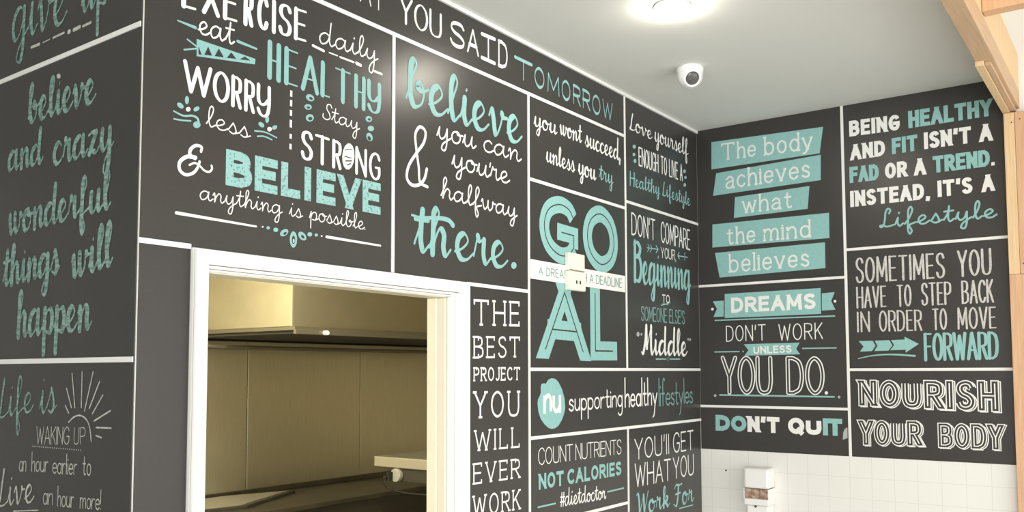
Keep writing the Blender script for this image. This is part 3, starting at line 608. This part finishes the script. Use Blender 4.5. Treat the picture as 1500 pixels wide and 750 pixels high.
Line('underline', 'teal', [(((960, 526), (975, 526)), 2, 1.6), (((980, 526), (995, 526)), 1.6, 2), (((977.5, 523.5), (977.5, 528.5)), 1.6, 1.6)])

Panel(WallB, 2.409, V2, .2, Z4-.012, 'narrow dark panel right of the doorway reading THE BEST PROJECT YOU WILL EVER WORK')
for t, bl, br, hl, hr in (('THE', (692.5, 477), (760, 478.5), 39, 37), ('BEST', (692.5, 525.5), (760.5, 523.5), 33.5, 30.5), ('PROJECT', (692.5, 558.8), (760.5, 557), 21, 19.5), ('YOU', (693, 613.5), (759.5, 610), 40.5, 38), ('WILL', (694, 661.5), (760, 655.5), 31.5, 30.5), ('EVER', (692, 710), (760.5, 700), 31.5, 29), ('WORK', (691.5, 758), (761, 746), 32, 30)):
    Tx(t, bl, br, hl, hr, 'slab', w=.092 if t != 'PROJECT' else .125, trk=3.2)

Panel(WallB, V2, XC-.004, Z6, Z5, 'wide dark panel with a teal blob logo reading supporting healthy lifestyles')
pts = [(215, 138), (245, 145), (270, 170), (300, 230), (322, 310), (328, 390), (318, 440), (300, 490), (270, 540), (240, 562), (215, 567), (185, 558), (150, 525), (120, 480), (100, 420), (93, 350), (98, 315), (112, 290), (122, 260), (120, 215), (126, 188), (145, 182), (165, 184), (185, 150)]
Shape('logo_blob', 'teal', [(770+a/5.769, 530+b/5.769) for a, b in pts], label='teal blob of the logo')
Tx('nu', (794.5, 606), (820.5, 605), 26, 26, 'print', vt=5, w=.125, thin=.125, k=1, bold=1, trk=1.6)
Tx('supporting', (832, 602), (911, 594.5), 31, 29, 'print', xh=5.2, w=.085, thin=.085); Tx('healthy', (914, 596), (962, 592), 42, 38, 'print', xh=4.2, w=.075, thin=.06, dsc=1.1)
Tx('lifestyles', (964, 594.5), (1014, 589.5), 40, 35, 'print', 'dim', xh=4.4, w=.065, thin=.065, trk=1.2)

Panel(WallB, V2, V3, Z7, Z6, 'dark panel low on the wall reading COUNT NUTRIENTS NOT CALORIES #dietdoctor')
Tx('COUNT', (787, 681), (838, 674), 24, 23, 'thin', w=.065, thin=.05, trk=1.2); Tx('NUTRIENTS', (842, 673.5), (909, 664.5), 23, 20.5, 'thin', w=.065, thin=.05, trk=1.2)
Tx('NOT', (788, 717.5), (824.5, 711), 23.5, 22, 'bold', 'teal', w=.22, trk=3.2); Tx('CALORIES', (830, 710), (909, 695.5), 22.5, 20, 'bold', 'teal', w=.22, trk=3.2)
Tx('#dietdoctor', (819, 742), (887, 730), 26, 22, 'script', xh=5.2, w=.09, thin=.07)
Line('rule', 'teal', [(((787, 743), (812.5, 737.3)), 2.6, 2.4), (((889, 720.3), (912.5, 714.8)), 2.2, 2.2)], label='teal rules beside the hashtag')

Panel(WallB, V3, XC-.007, .9, Z6, "dark panel low in the wall corner reading YOU'll GET WHAT YOU Work For")
Tx("YOU'll", (928.6, 673), (979, 664), 29, 28, 'thin', w=.08, thin=.07); Tx('GET', (985, 663), (1015, 657.5), 28, 27, 'thin', w=.08, thin=.07)
Tx('WHAT', (929, 713), (982, 702.5), 33, 30, 'thin', w=.08, thin=.07); Tx('YOU', (985, 701), (1015.5, 694.5), 30, 29, 'thin', w=.08, thin=.07)
Tx('Work', (930.5, 755), (981, 741), 32, 30, 'brush', 'teal', xh=5.4, w=.15); Tx('For', (985, 743.5), (1016, 733), 33, 28, 'brush', 'teal', xh=5.6, w=.14)
Line('underline', 'teal', [(((994, 744.8), (1014, 739.6)), 1.6, 1.6)])

Panel(WallB, V2, V3, .2, Z7, 'dark board at the bottom under the hashtag panel, showing only its top edge')
Panel(WallB, XA, 1.3025, .2, Z4, 'plain dark board left of the white door frame')
# ------------------------------------------------------------------ right wall
V4 = -1.1836; VE = -.488; c1, c2, c3 = 2.173, 1.537, 1.3123; d1, d2 = 2.3055, 1.726
Strip(WallC, -YB+.004, V4-g, c1-g, c1+g); Strip(WallC, -YB+.004, V4-g, c2-g, c2+g); Strip(WallC, V4-g, V4+g, c3, HC-.0005)
Strip(WallC, V4+g, VE, d1-g, d1+g); Strip(WallC, V4+g, VE, d2-g, d2+g)
Panel(WallC, -YB+.004, V4, c1, HC-.0005, 'dark panel with five teal paper strips reading The body achieves what the mind believes')
for q, tx in (([(1042.5, 208.5), (1206, 186), (1201, 224.8), (1042.5, 248.4)], [('The', (1057, 234.5), (1108, 228), 23, 23), ('body', (1120, 226.8), (1191, 217.5), 25, 25)]),
    ([(1049.5, 254), (1202.6, 226.9), (1202.6, 264), (1045, 287)], [('achieves', (1063, 276.5), (1187, 258.5), 25, 25)]), ([(1077, 289), (1186, 272.6), (1183.5, 306), (1075.4, 319.4)], [('what', (1088, 312), (1161, 303.5), 24, 23.5)]),
    ([(1044, 329), (1214.7, 311.8), (1215.4, 348.8), (1044, 362.7)], [('the', (1065, 358), (1107, 353.5), 23.5, 23.5), ('mind', (1119, 352.5), (1188, 346.5), 24, 24)]), ([(1047.7, 370.7), (1208.8, 355), (1209.5, 392.8), (1054.6, 406.7)], [('believes', (1068.5, 398.5), (1186, 389), 25, 25)])):
    Shape('paper_strip', 'teal', q, label='teal strip under ' + ' '.join(t[0] for t in tx))
    for t in tx: Tx(*t, 'slab', m='soft', xh=6.6, w=.115, trk=2.2, k=1, bold=0, sl=.8, dsc=.55)
Panel(WallC, -YB+.004, V4, c2, c1, "dark panel with teal ribbon banners reading DREAMS DON'T WORK UNLESS YOU DO.")
Shape('ribbon_banner', 'teal', [(1062, 430.7), (1202.5, 422), (1203, 459.8), (1062, 466)], [(1044.5, 441.4), (1060.6, 440.5), (1060.6, 463.8), (1045.5, 464.4), (1050.7, 452.5)], [(1204.2, 429.8), (1223, 428), (1217.9, 441), (1224, 453.7), (1204.2, 455)], label='teal ribbon banner')
Dots('ornament_dot', 'white', [(1044, 452.8, 2, 2), (1223.4, 441.4, 2, 2)])
Tx('DREAMS', (1071.5, 458.5), (1195.5, 452.5), 22.5, 23, 'bold', w=.22, k=1)
Line('rule', 'teal', [(((1048, 469.4), (1223, 462.9)), 1.8, 1.8), (((1047.6, 515.6), (1083, 515)), 1.8, 1.8), (((1176, 510.4), (1225, 509.6)), 1.8, 1.8), (((1055, 578.5), (1222, 581.3)), 2.2, 2.2)], label='thin teal rules')
Dots('ornament_dot', 'grey', [(1048, 579.4, 2, 2), (1229.5, 581.6, 2, 2), (1089, 515, 1.2, 1.2)])
Tx("DON'T", (1064, 500), (1122.5, 498), 22, 22.5, 'thin', w=.065, thin=.065, trk=2.4); Tx('WORK', (1141, 498.5), (1206, 496), 23, 23, 'thin', w=.065, thin=.065, trk=2.4)
Shape('ribbon_banner', 'teal', [(1090, 504.3), (1171.8, 501.8), (1166.6, 511), (1172.5, 519), (1091, 521), (1096.7, 513)], label='small teal ribbon')
Tx('UNLESS', (1104, 518.4), (1160, 516.6), 11, 11, 'bold', w=.2, k=1, trk=3)
Tx('YOU', (1057, 575), (1133, 575.5), 51, 51, 'thin', w=.12, thin=.12, trk=1.9, inline=.42); Tx('DO', (1152, 575.5), (1209, 576), 51, 51, 'thin', w=.12, thin=.12, trk=2.2, inline=.42); Dots('lettering', 'white', [(1210.8, 575.5, 2.4, 2.6)])
Panel(WallC, -YB+.004, V4, c3, c2, "short dark panel above the tiles reading DON'T QUIT in white and teal blocks")
for t, a, b, h, m in (('DO', (1048.8, 630.5), (1094, 632.5), 23, 'teal'), ("N'T", (1095.5, 632.5), (1142.5, 634.5), 23.3, 'white'), ('QU', (1155, 635.3), (1204, 637.3), 24, 'white'), ('IT', (1206, 637.5), (1234.5, 638.7), 25, 'teal')): Tx(t, a, b, h, h, 'bold', m, w=.29, trk=4.2 if len(t) > 2 else 3.2)
Shape('ornament', 'grey', [(1235, 644), (1235.5, 633), (1238, 628), (1241.6, 626), (1241.8, 641.6)], label='grey leaf shape at the edge')
Panel(WallC, V4, VE, d1, HC-.0005, "dark panel under the timber beam reading BEING HEALTHY AND FIT ISN'T A FAD")
for t, a, b, h, m in (('BEING', (1244.5, 200.5), (1318.5, 190.5), 23, 'white'), ('HEALTHY', (1331, 188.3), (1454, 169.5), 25.3, 'teal'), ('AND', (1246, 235.5), (1297, 228), 23, 'white'), ('FIT', (1307, 226.5), (1344.5, 220.5), 23.6, 'teal'), ("ISN'T", (1354, 219), (1423, 209.5), 24.5, 'white'), ('A', (1435, 208.5), (1454.5, 206), 25.5, 'white'),
    ('FAD', (1245, 268.5), (1288, 263.5), 23.5, 'teal'), ('OR', (1297, 262.5), (1329.5, 258.5), 23, 'white'), ('A', (1339.5, 257.6), (1357, 255.6), 24.5, 'white'), ('TREND', (1367, 253.7), (1450.5, 243.5), 24.5, 'teal'), ('INSTEAD,', (1246, 303.7), (1363, 291), 23.5, 'white'), ("IT'S", (1374, 289), (1425, 283), 24, 'white'), ('A', (1438.5, 282), (1457.5, 279.5), 25, 'white')):
    Tx(t, a, b, h, h, 'bold', m, w=.225, trk=4.3)
Shape('lettering', 'white', [(1452.3, 238), (1457.3, 237.2), (1457.3, 242.2), (1452.3, 243)])
Tx('Lifestyle', (1288, 334), (1462, 318), 27, 26, 'script', 'teal', w=.1, thin=.1, xh=4.8, trk=.6)
Panel(WallC, V4, VE, d2, d1, 'dark panel with a teal arrow reading SOMETIMES YOU HAVE TO STEP BACK')
for t, a, b, h in (('SOMETIMES', (1254, 414), (1385, 406), 35), ('YOU', (1403, 405), (1453.5, 401), 36.5), ('HAVE', (1255, 451), (1299.5, 448.7), 29.5), ('TO', (1314, 448.4), (1336, 447.6), 30), ('STEP', (1350, 447), (1394.5, 445), 31.5), ('BACK', (1409, 444.3), (1456.5, 442), 32), ('IN', (1256, 485.8), (1275, 485), 28), ('ORDER', (1288, 485), (1351.5, 483.5), 29), ('TO', (1366, 482.6), (1388, 482), 29.5), ('MOVE', (1403, 481.6), (1460.5, 480), 30)):
    Tx(t, a, b, h, h, 'hand', 'chalk', w=.088, thin=.06, trk=2.7)
Tx('FORWARD', (1354, 527.5), (1464, 524.5), 38, 37.5, 'hand', 'teal', w=.115, thin=.07, trk=2.3)
q = lambda L: [(1230+a/3.57, 340+b/3.57) for a, b in L]
Shape('arrow', 'teal', q([(100, 570), (173, 568), (189, 594), (170, 622), (107, 625), (126, 598)]), q([(184, 568), (260, 565), (277, 592), (256, 620), (182, 622), (199, 595)]), q([(269, 565), (341, 562), (340, 547), (415, 585), (346, 630), (346, 615), (265, 618), (286, 590)]), label='teal segmented arrow')
Line('underline', 'teal', [(((1257.5, 525.3), (1278, 521), (1305, 519.2), (1340.5, 521.3)), 1.2, 2.6)])
Panel(WallC, V4, VE, c3, d2, 'dark panel above the tiles reading NOURISH YOUR BODY in outlined letters')
for t, a, b, h1, h2 in (('NOURISH', (1258, 595), (1465, 604), 39, 47), ('YOUR', (1258, 652.5), (1352, 654), 38, 38), ('BODY', (1374.5, 656), (1472, 660), 37, 39)):
    Tx(t, a, b, h1, h2, 'bold', 'white', w=.25, trk=4.4, inline=.70, core=.16, shadow=(.06, -.03))
# ------------------------------------------------------------------ left wall
e1, e2 = 2.5647, 1.752; UA = -YB-.0003; UB = -6.0
Strip(WallA, -5.9, UA, e1-g, e1+g); Strip(WallA, -5.9, UA, e2-g, e2+g)
Panel(WallA, -3.75, UA, e1, HC, 'dark panel at the top of the left wall reading give up over white dashes')
CH = dict(w=.175, thin=.06)
Tx('give', (19, 63), (102, 32), 46, 50, 'brush', 'chalkteal', vt=5, xh=5, w=.085, thin=.03, dsc=.75); Tx('up', (119, 21), (165, 3), 48, 50, 'brush', 'chalkteal', vt=5, xh=5, w=.08, thin=.03, dsc=.9)
Line('dash_line', 'chalkwhite', [(((48, 70), (60, 65)), 4, 4), (((65, 63), (75, 58)), 1.6, 1.6), (((80, 56), (96, 48.4)), 3, 3), (((102.5, 47.5), (104, 46.8)), 6.5, 6.5), (((110, 44.5), (119, 40)), 5.5, 5.5), (((123.5, 39), (135, 33.6)), 3.5, 4)])
Panel(WallA, -3.75, UA, e2, e1, 'dark panel halfway up the left wall reading believe and crazy wonderful things')
Tx('believe', (41, 182), (145, 148), 55, 57, 'brush', 'chalkteal', xh=5.8, **CH); Tx('and', (13, 251), (67, 238), 49, 50, 'brush', 'chalkteal', xh=5.4, **CH)
Dots('letter_dot', 'chalkwhite', [(88, 112, 3, 3.6)])
Tx('crazy', (79, 242), (171, 217), 30, 33, 'brush', 'chalkteal', vt=5, xh=5, w=.15, thin=.055, dsc=1.15)
Tx('wonderful', (12, 345), (167, 304), 54, 56, 'brush', 'chalkteal', xh=5.4, **CH)
Tx('things', (4, 420), (92, 398), 56, 58, 'brush', 'chalkteal', xh=5.3, **CH); Tx('will', (104, 409), (170, 387), 60, 64, 'brush', 'chalkteal', xh=5.6, **CH)
Tx('happen', (24, 494), (139, 481), 66, 64, 'brush', 'chalkteal', xh=5.5, w=.16, thin=.055)
Panel(WallA, -3.75, UA, .3, e2, 'dark panel low on the left wall with a rising sun reading Life is WAKING UP')
Tx('Life', (-1, 613), (52, 602), 56, 56, 'brush', 'chalkteal', xh=5, w=.09, thin=.04, dsc=1.1); Tx('is', (59, 606), (86, 603), 33, 34, 'brush', 'chalkteal', vt=5, xh=5, w=.075, thin=.04)
Line('sun_drawing', 'chalkwhite', [(((103, 618), (111, 610.5), (119.5, 608.5), (127.5, 613), (133, 623), (136, 646)), 2.2, 2.2)] + [((a, b), 2.3, 2.3) for a, b in (((98, 594), (103, 605)), ((100, 569), (107, 597)), ((108, 547), (112, 597)), ((122.4, 545), (121.2, 597)), ((138.5, 545), (126, 602)), ((148, 559), (133, 598)), ((153, 578.5), (137.5, 606)), ((164, 601.5), (140, 616.5)), ((143, 626), (165, 627)), ((143, 638), (151, 641)))], label='chalky white rising sun with rays')
Tx('WAKING', (55, 650.5), (103.5, 650.5), 26, 25, 'thin', 'chalkwhite', w=.06, thin=.05, trk=1.2); Tx('UP', (110, 650.5), (127, 650), 24, 24, 'thin', 'chalkwhite', w=.06, thin=.05)
Dots('dotted_line', 'chalkwhite', [(50+i*3.2, 653.5+i*.26, .8, .8) for i in range(23)])
for t, a, b, h in (('an', (30, 690), (40.5, 690), 14), ('hour', (48, 690), (72.5, 691), 28), ('earlier', (79, 693), (115, 695), 29), ('to', (123, 695), (135.5, 696), 31)): Tx(t, a, b, h, h, 'print', 'chalkwhite', vt=5 if t == 'an' else 10, xh=5.2, w=.06, thin=.06)
Tx('Live', (-1, 742), (53, 735), 54, 52, 'brush', 'chalkwhite', xh=5, w=.08, thin=.04)
for t, a, b, h in (('an', (65, 738), (79.5, 739), 15), ('hour', (86, 741), (110.5, 743), 29), ('more!', (119, 744), (150, 746.5), 29)): Tx(t, a, b, h, h, 'print', 'chalkwhite', vt=5 if t == 'an' else 10, xh=5.2, w=.06, thin=.06)
Line('underline', 'chalkwhite', [(((22, 748.5), (58, 747)), 2, 1.4)])
# ------------------------------------------------------------------ things on the walls and ceiling
t = thing('wall_control', 'ivory plastic switch box mounted over the white band of the GOAL panel', 'switch', (3.109, YB, 2.056))
boxes('switch_plate', 'ivory', [(3.046, 3.172, YB-.026, YB-.004, 2.138, 2.212)], t, bev=.004)
boxes('socket_plate', 'ivory', [(3.046, 3.172, YB-.030, YB-.004, 2.056, 2.136)], t, bev=.004)
boxes('vent_slot', 'gap', [(3.052+i*.0118, 3.058+i*.0118, YB-.0275, YB-.026, 2.139, 2.142) for i in range(10)], t)
for x in (3.098, 3.126): boxes('socket_hole', 'hole', [(x-.005, x+.005, YB-.0308, YB-.029, 2.084, 2.098)], t)
t = thing('security_camera', 'white dome security camera fixed to the ceiling near the wall corner', 'camera', (3.43, 1.55, HC))
bm = bmesh.new(); lathe(bm, [(.056, 0), (.058, -.012), (.056, -.018), (.055, -.03)], (3.43, 1.55, HC)); link('base', bm, 'plast', t, True)
aim = (Vector((0, 0, EYE))-Vector((3.43, 1.55, HC-.04))); aim = Vector((-.62, -.55, -.55)).normalized()
def oriented(bm, prof, c, d, n=32):
    q = d.to_track_quat('Z', 'Y').to_matrix().to_4x4(); b2 = bmesh.new(); lathe(b2, prof, (0, 0, 0), n=n); b2.transform(Matrix.Translation(c) @ q)
    me = bpy.data.meshes.new('tmp'); b2.to_mesh(me); b2.free(); bm.from_mesh(me); bpy.data.meshes.remove(me)
cc = Vector((3.43, 1.55, HC-.035))
bm = bmesh.new(); oriented(bm, [(.0002, -.054)]+[(.054*math.sin(a), -.054*math.cos(a)) for a in [math.pi*i/16 for i in range(1, 13)]]+[(.036, .043), (.031, .044), (.0285, .036)], cc, aim); link('eyeball', bm, 'plast', t, True)
bm = bmesh.new(); oriented(bm, [(.0285, .034), (.0285, .039), (.02, .0425), (.0005, .044)], cc, aim); link('lens', bm, 'lens', t, True)
t = thing('downlight', 'glowing white downlight in the ceiling above the banner', 'ceiling light', (2.80, 1.33, HC))
bm = bmesh.new(); lathe(bm, [(.066, -.0005), (.066, -.004), (.060, -.006), (.058, -.0005)], (2.80, 1.33, HC)); link('rim', bm, 'plast', t, True)
bm = bmesh.new(); lathe(bm, [(.0575, -.001), (.0575, -.008), (.052, -.018), (.040, -.026), (.024, -.031), (.0005, -.033)], (2.80, 1.33, HC)); link('diffuser', bm, 'lamp', t, True)
# soap dispenser
t = thing('soap_dispenser', 'white soap dispenser with a brown level window on the white tiles', 'soap dispenser', (XC-.006, 1.612, .98))
xw = XC-.0065
boxes('cover', 'plast', [(xw-.095, xw, 1.552, 1.680, 1.137, 1.238)], t, bev=.012)
boxes('level_window', 'amber', [(xw-.093, xw, 1.555, 1.678, 1.088, 1.136)], t, bev=.003)
boxes('window_frame', 'plast', [(xw-.0945, xw, 1.5515, 1.5565, 1.086, 1.137), (xw-.0945, xw, 1.6765, 1.6805, 1.086, 1.137)], t, bev=.001)
boxes('lower_cover', 'plast', [(xw-.095, xw, 1.553, 1.679, 1.055, 1.0875)], t, bev=.005)
pl = boxes('push_lever', 'plast', [(xw-.088, xw, 1.56, 1.668, .96, 1.054)], t, bev=.006)
bm = bmesh.new(); lathe(bm, [(.006, -.0905), (.006, -.087)], (xw, 1.622, 1.0495), 'x', 14); link('lever_notch', bm, 'gap', pl)
d_ = ray(1063.5, 689); kk = (XC-.006)/d_.x
bm = bmesh.new(); lathe(bm, [(.0045, -.0012), (.0045, .0002)], (XC-.006, d_.y*kk, d_.z*kk+EYE), 'x', 14); tag(link('screw_hole', bm, 'hole'), 'small dark screw hole in the white tile left of the dispenser', 'hole')
# ------------------------------------------------------------------ pine frame on the right
def timber(name, m, b, label, cat, group=None): return tag(boxes(name, m, [b], bev=.003), label, cat, group)
beam = timber('timber_beam', 'pine', (-2.55, XC-.001, BY0, BY1, 2.866, 2.9445), 'long pine beam crossing overhead in front of the grey ceiling', 'beam')
timber('timber_plate', 'pinev', (-2.55, XC-.001, BY0, BY1-.022, 2.9455, 3.112), 'upper pine board lying on the beam below the cream plaster', 'beam')
timber('timber_joist', 'pink', (3.331, 3.39, -2.6, BY0-.001, 2.948, 3.10), 'pinkish pine joist running towards the front, butted against the beam', 'joist')
bt = thing('timber_batten', 'pale two-strip pine batten nailed under the beam at the wall end', 'batten', (3.98, .46, 2.846))
boxes('strip', 'pinev', [(3.602, XC-.001, .462, .491, 2.846, 2.8655)], bt, bev=.002)
boxes('strip', 'pine', [(3.625, XC-.001, .441, .461, 2.851, 2.8655)], bt, bev=.002)
po = thing('timber_post', 'upper pine post segment, pale with painted sunlight, under the beam end against the right wall', 'post', (4.36, .45, 2.135))
boxes('stud', 'pinev', [(4.335, XC-.001, .446, .4875, 2.136, 2.844)], po, bev=.002)  # pale stud tone puts sunlight into the upper post's colour
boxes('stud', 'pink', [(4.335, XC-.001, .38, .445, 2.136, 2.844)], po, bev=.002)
bm = bmesh.new(); lathe(bm, [(.0035, -.0008), (.0035, .0002)], (4.335, .432, 2.18), 'x', 12); lathe(bm, [(.003, -.0008), (.003, .0002)], (4.335, .457, 2.80), 'x', 12); lathe(bm, [(.003, -.0008), (.003, .0002)], (4.335, .425, 2.81), 'x', 12); link('knot', bm, 'knot', po)
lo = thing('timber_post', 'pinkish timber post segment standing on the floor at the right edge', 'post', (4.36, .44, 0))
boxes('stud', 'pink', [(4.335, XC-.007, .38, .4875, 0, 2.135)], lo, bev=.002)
# ------------------------------------------------------------------ kitchen through the doorway
hd = thing('range_hood', 'big stainless extraction hood box seen through the doorway', 'range hood', (4.6, 4.4, 1.945))
boxes('hood_box', 'hood', [(3.352, 6.1, 4.004, 5.03, 1.985, 2.69)], hd, bev=.003)
boxes('corner_edge', 'bench', [(3.344, 3.353, 3.997, 4.006, 1.965, 2.69)], hd)
boxes('gutter_lip', 'lip', [(3.335, 6.1, 3.965, 5.03, 1.962, 1.984), (3.335, 6.1, 3.955, 3.975, 1.94, 1.968)], hd, bev=.002)
boxes('gutter_shadow_gap', 'gap', [(3.36, 6.1, 3.976, 5.03, 1.945, 1.961)], hd)
bm = bmesh.new(); lathe(bm, [(.012, -.03), (.014, -.02), (.014, 0)], (3.552, 3.955, 1.952), 'y', 16); link('drain_plug', bm, 'plast', hd)
tag(boxes('rear_pipe', 'lip', [(2.55, 6.1, 4.62, 4.66, 1.865, 1.89)], bev=.008), 'horizontal service rail on the steel splashback, darkened with painted hood shade', 'rail')  # rail coloured dark for the shade below the hood
sb = thing('splashback', 'brushed steel splashback of three upright sheets behind the doorway, under the hood', 'splashback', (4.3, 5.02, .85))
k_ = ['left of the first seam', 'in the middle between the two seams', 'brightest, at the right behind the raised table']
for i, (a, b) in enumerate(((2.4, 3.803), (3.809, 4.858), (4.864, 6.2))):
    boxes('sheet', 'steel', [(a, b, 5.0, 5.038, .85, 1.93)], sb, bev=.002)
boxes('backing', 'gap', [(2.4, 6.2, 5.0385, 5.0398, .85, 1.98)], sb)
b1 = thing('kitchen_bench', 'long dark steel kitchen bench low behind the doorway', 'bench', (4.0, 4.7, 0))
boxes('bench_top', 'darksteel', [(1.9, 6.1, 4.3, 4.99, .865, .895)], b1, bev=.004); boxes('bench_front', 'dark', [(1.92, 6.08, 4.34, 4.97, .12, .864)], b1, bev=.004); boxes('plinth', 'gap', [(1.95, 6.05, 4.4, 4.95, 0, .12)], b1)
boxes('upstand', 'darksteel', [(1.9, 6.1, 4.975, 4.9985, .896, .93)], b1, bev=.002)
tr = thing('baking_sheet', 'pale steel baking sheet with a dark edge lying on the kitchen bench', 'baking sheet', (3.5, 4.7, .897))
def slab(pts, z0, z1, name, m, par):
    bm = bmesh.new(); a = [bm.verts.new((x, y, z0)) for x, y in pts]; b = [bm.verts.new((x, y, z1)) for x, y in pts]; n = len(pts)
    bm.faces.new(a[::-1]); bm.faces.new(b)
    for k in range(n): bm.faces.new((a[k], a[(k+1) % n], b[(k+1) % n], b[k]))
    return link(name, bm, m, par)
slab([(2.9, 4.62), (3.44, 4.50), (4.06, 4.80), (3.60, 4.955), (2.9, 4.955)], .8965, .912, 'rim', 'dark', tr)
slab([(2.91, 4.635), (3.41, 4.525), (4.0, 4.808), (3.60, 4.945), (2.91, 4.945)], .9125, .915, 'sheet', 'bench', tr)
tb = thing('raised_table', 'pale steel table with a thick top jutting in at the right', 'table', (4.5, 3.4, 0))
boxes('table_top', 'bench', [(4.217, 5.4, 2.75, 4.2, 1.098, 1.165)], tb, bev=.004)
for x in (4.75, 5.32):
    for y in (2.85, 4.08): boxes('leg', 'bench', [(x, x+.04, y, y+.04, 0, 1.097)], tb)
bm = bmesh.new(); box(bm, 4.235, 4.262, 3.70, 4.06, 1.01, 1.0965, .004); so = link('socket_housing', bm, 'dark', tb)
bm = bmesh.new(); lathe(bm, [(.040, -.03), (.043, -.026), (.043, .0)], (4.234, 4.0, 1.052), 'x', 28); link('socket_face', bm, 'sock', so)
bm = bmesh.new(); box(bm, 4.165, 4.2035, 4.015, 4.04, 1.02, 1.075, .004); box(bm, 4.15, 4.165, 4.03, 4.055, 1.03, 1.05, .003); link('plug', bm, 'hole', so)
bm = bmesh.new(); tube(bm, [(4.157, 4.044, 1.031), (4.157, 4.046, 1.005), (4.165, 4.02, .975), (4.18, 3.96, .955), (4.19, 3.88, .948), (4.2, 3.6, .95), (4.2, 3.2, .955)], .006); link('cord', bm, 'hole', so, True)
# kitchen tube light on its ceiling (warm) and a second one
for i, (x, y) in enumerate(((1.9, 4.3), (3.2, 3.0))):
    tl = thing('tube_light', ['warm tube light on the kitchen ceiling by the far left wall', 'warm tube light on the kitchen ceiling behind the doorway head'][i], 'ceiling light', (x, y, 2.7), 'kitchen tube lights')
    boxes('fitting', 'plast', [(x-.06, x+.06, y-.62, y+.62, 2.66, 2.699)], tl, bev=.004); bm = bmesh.new(); lathe(bm, [(.016, -.6), (.016, .6)], (x, y, 2.643), 'y', 12); link('tube', bm, 'tube', tl)
    area('tube_glow', (x, y, 2.62), (x, y, 0), .1, 1.2, 50 if i == 0 else 28, (1, .91, .64)).parent = None
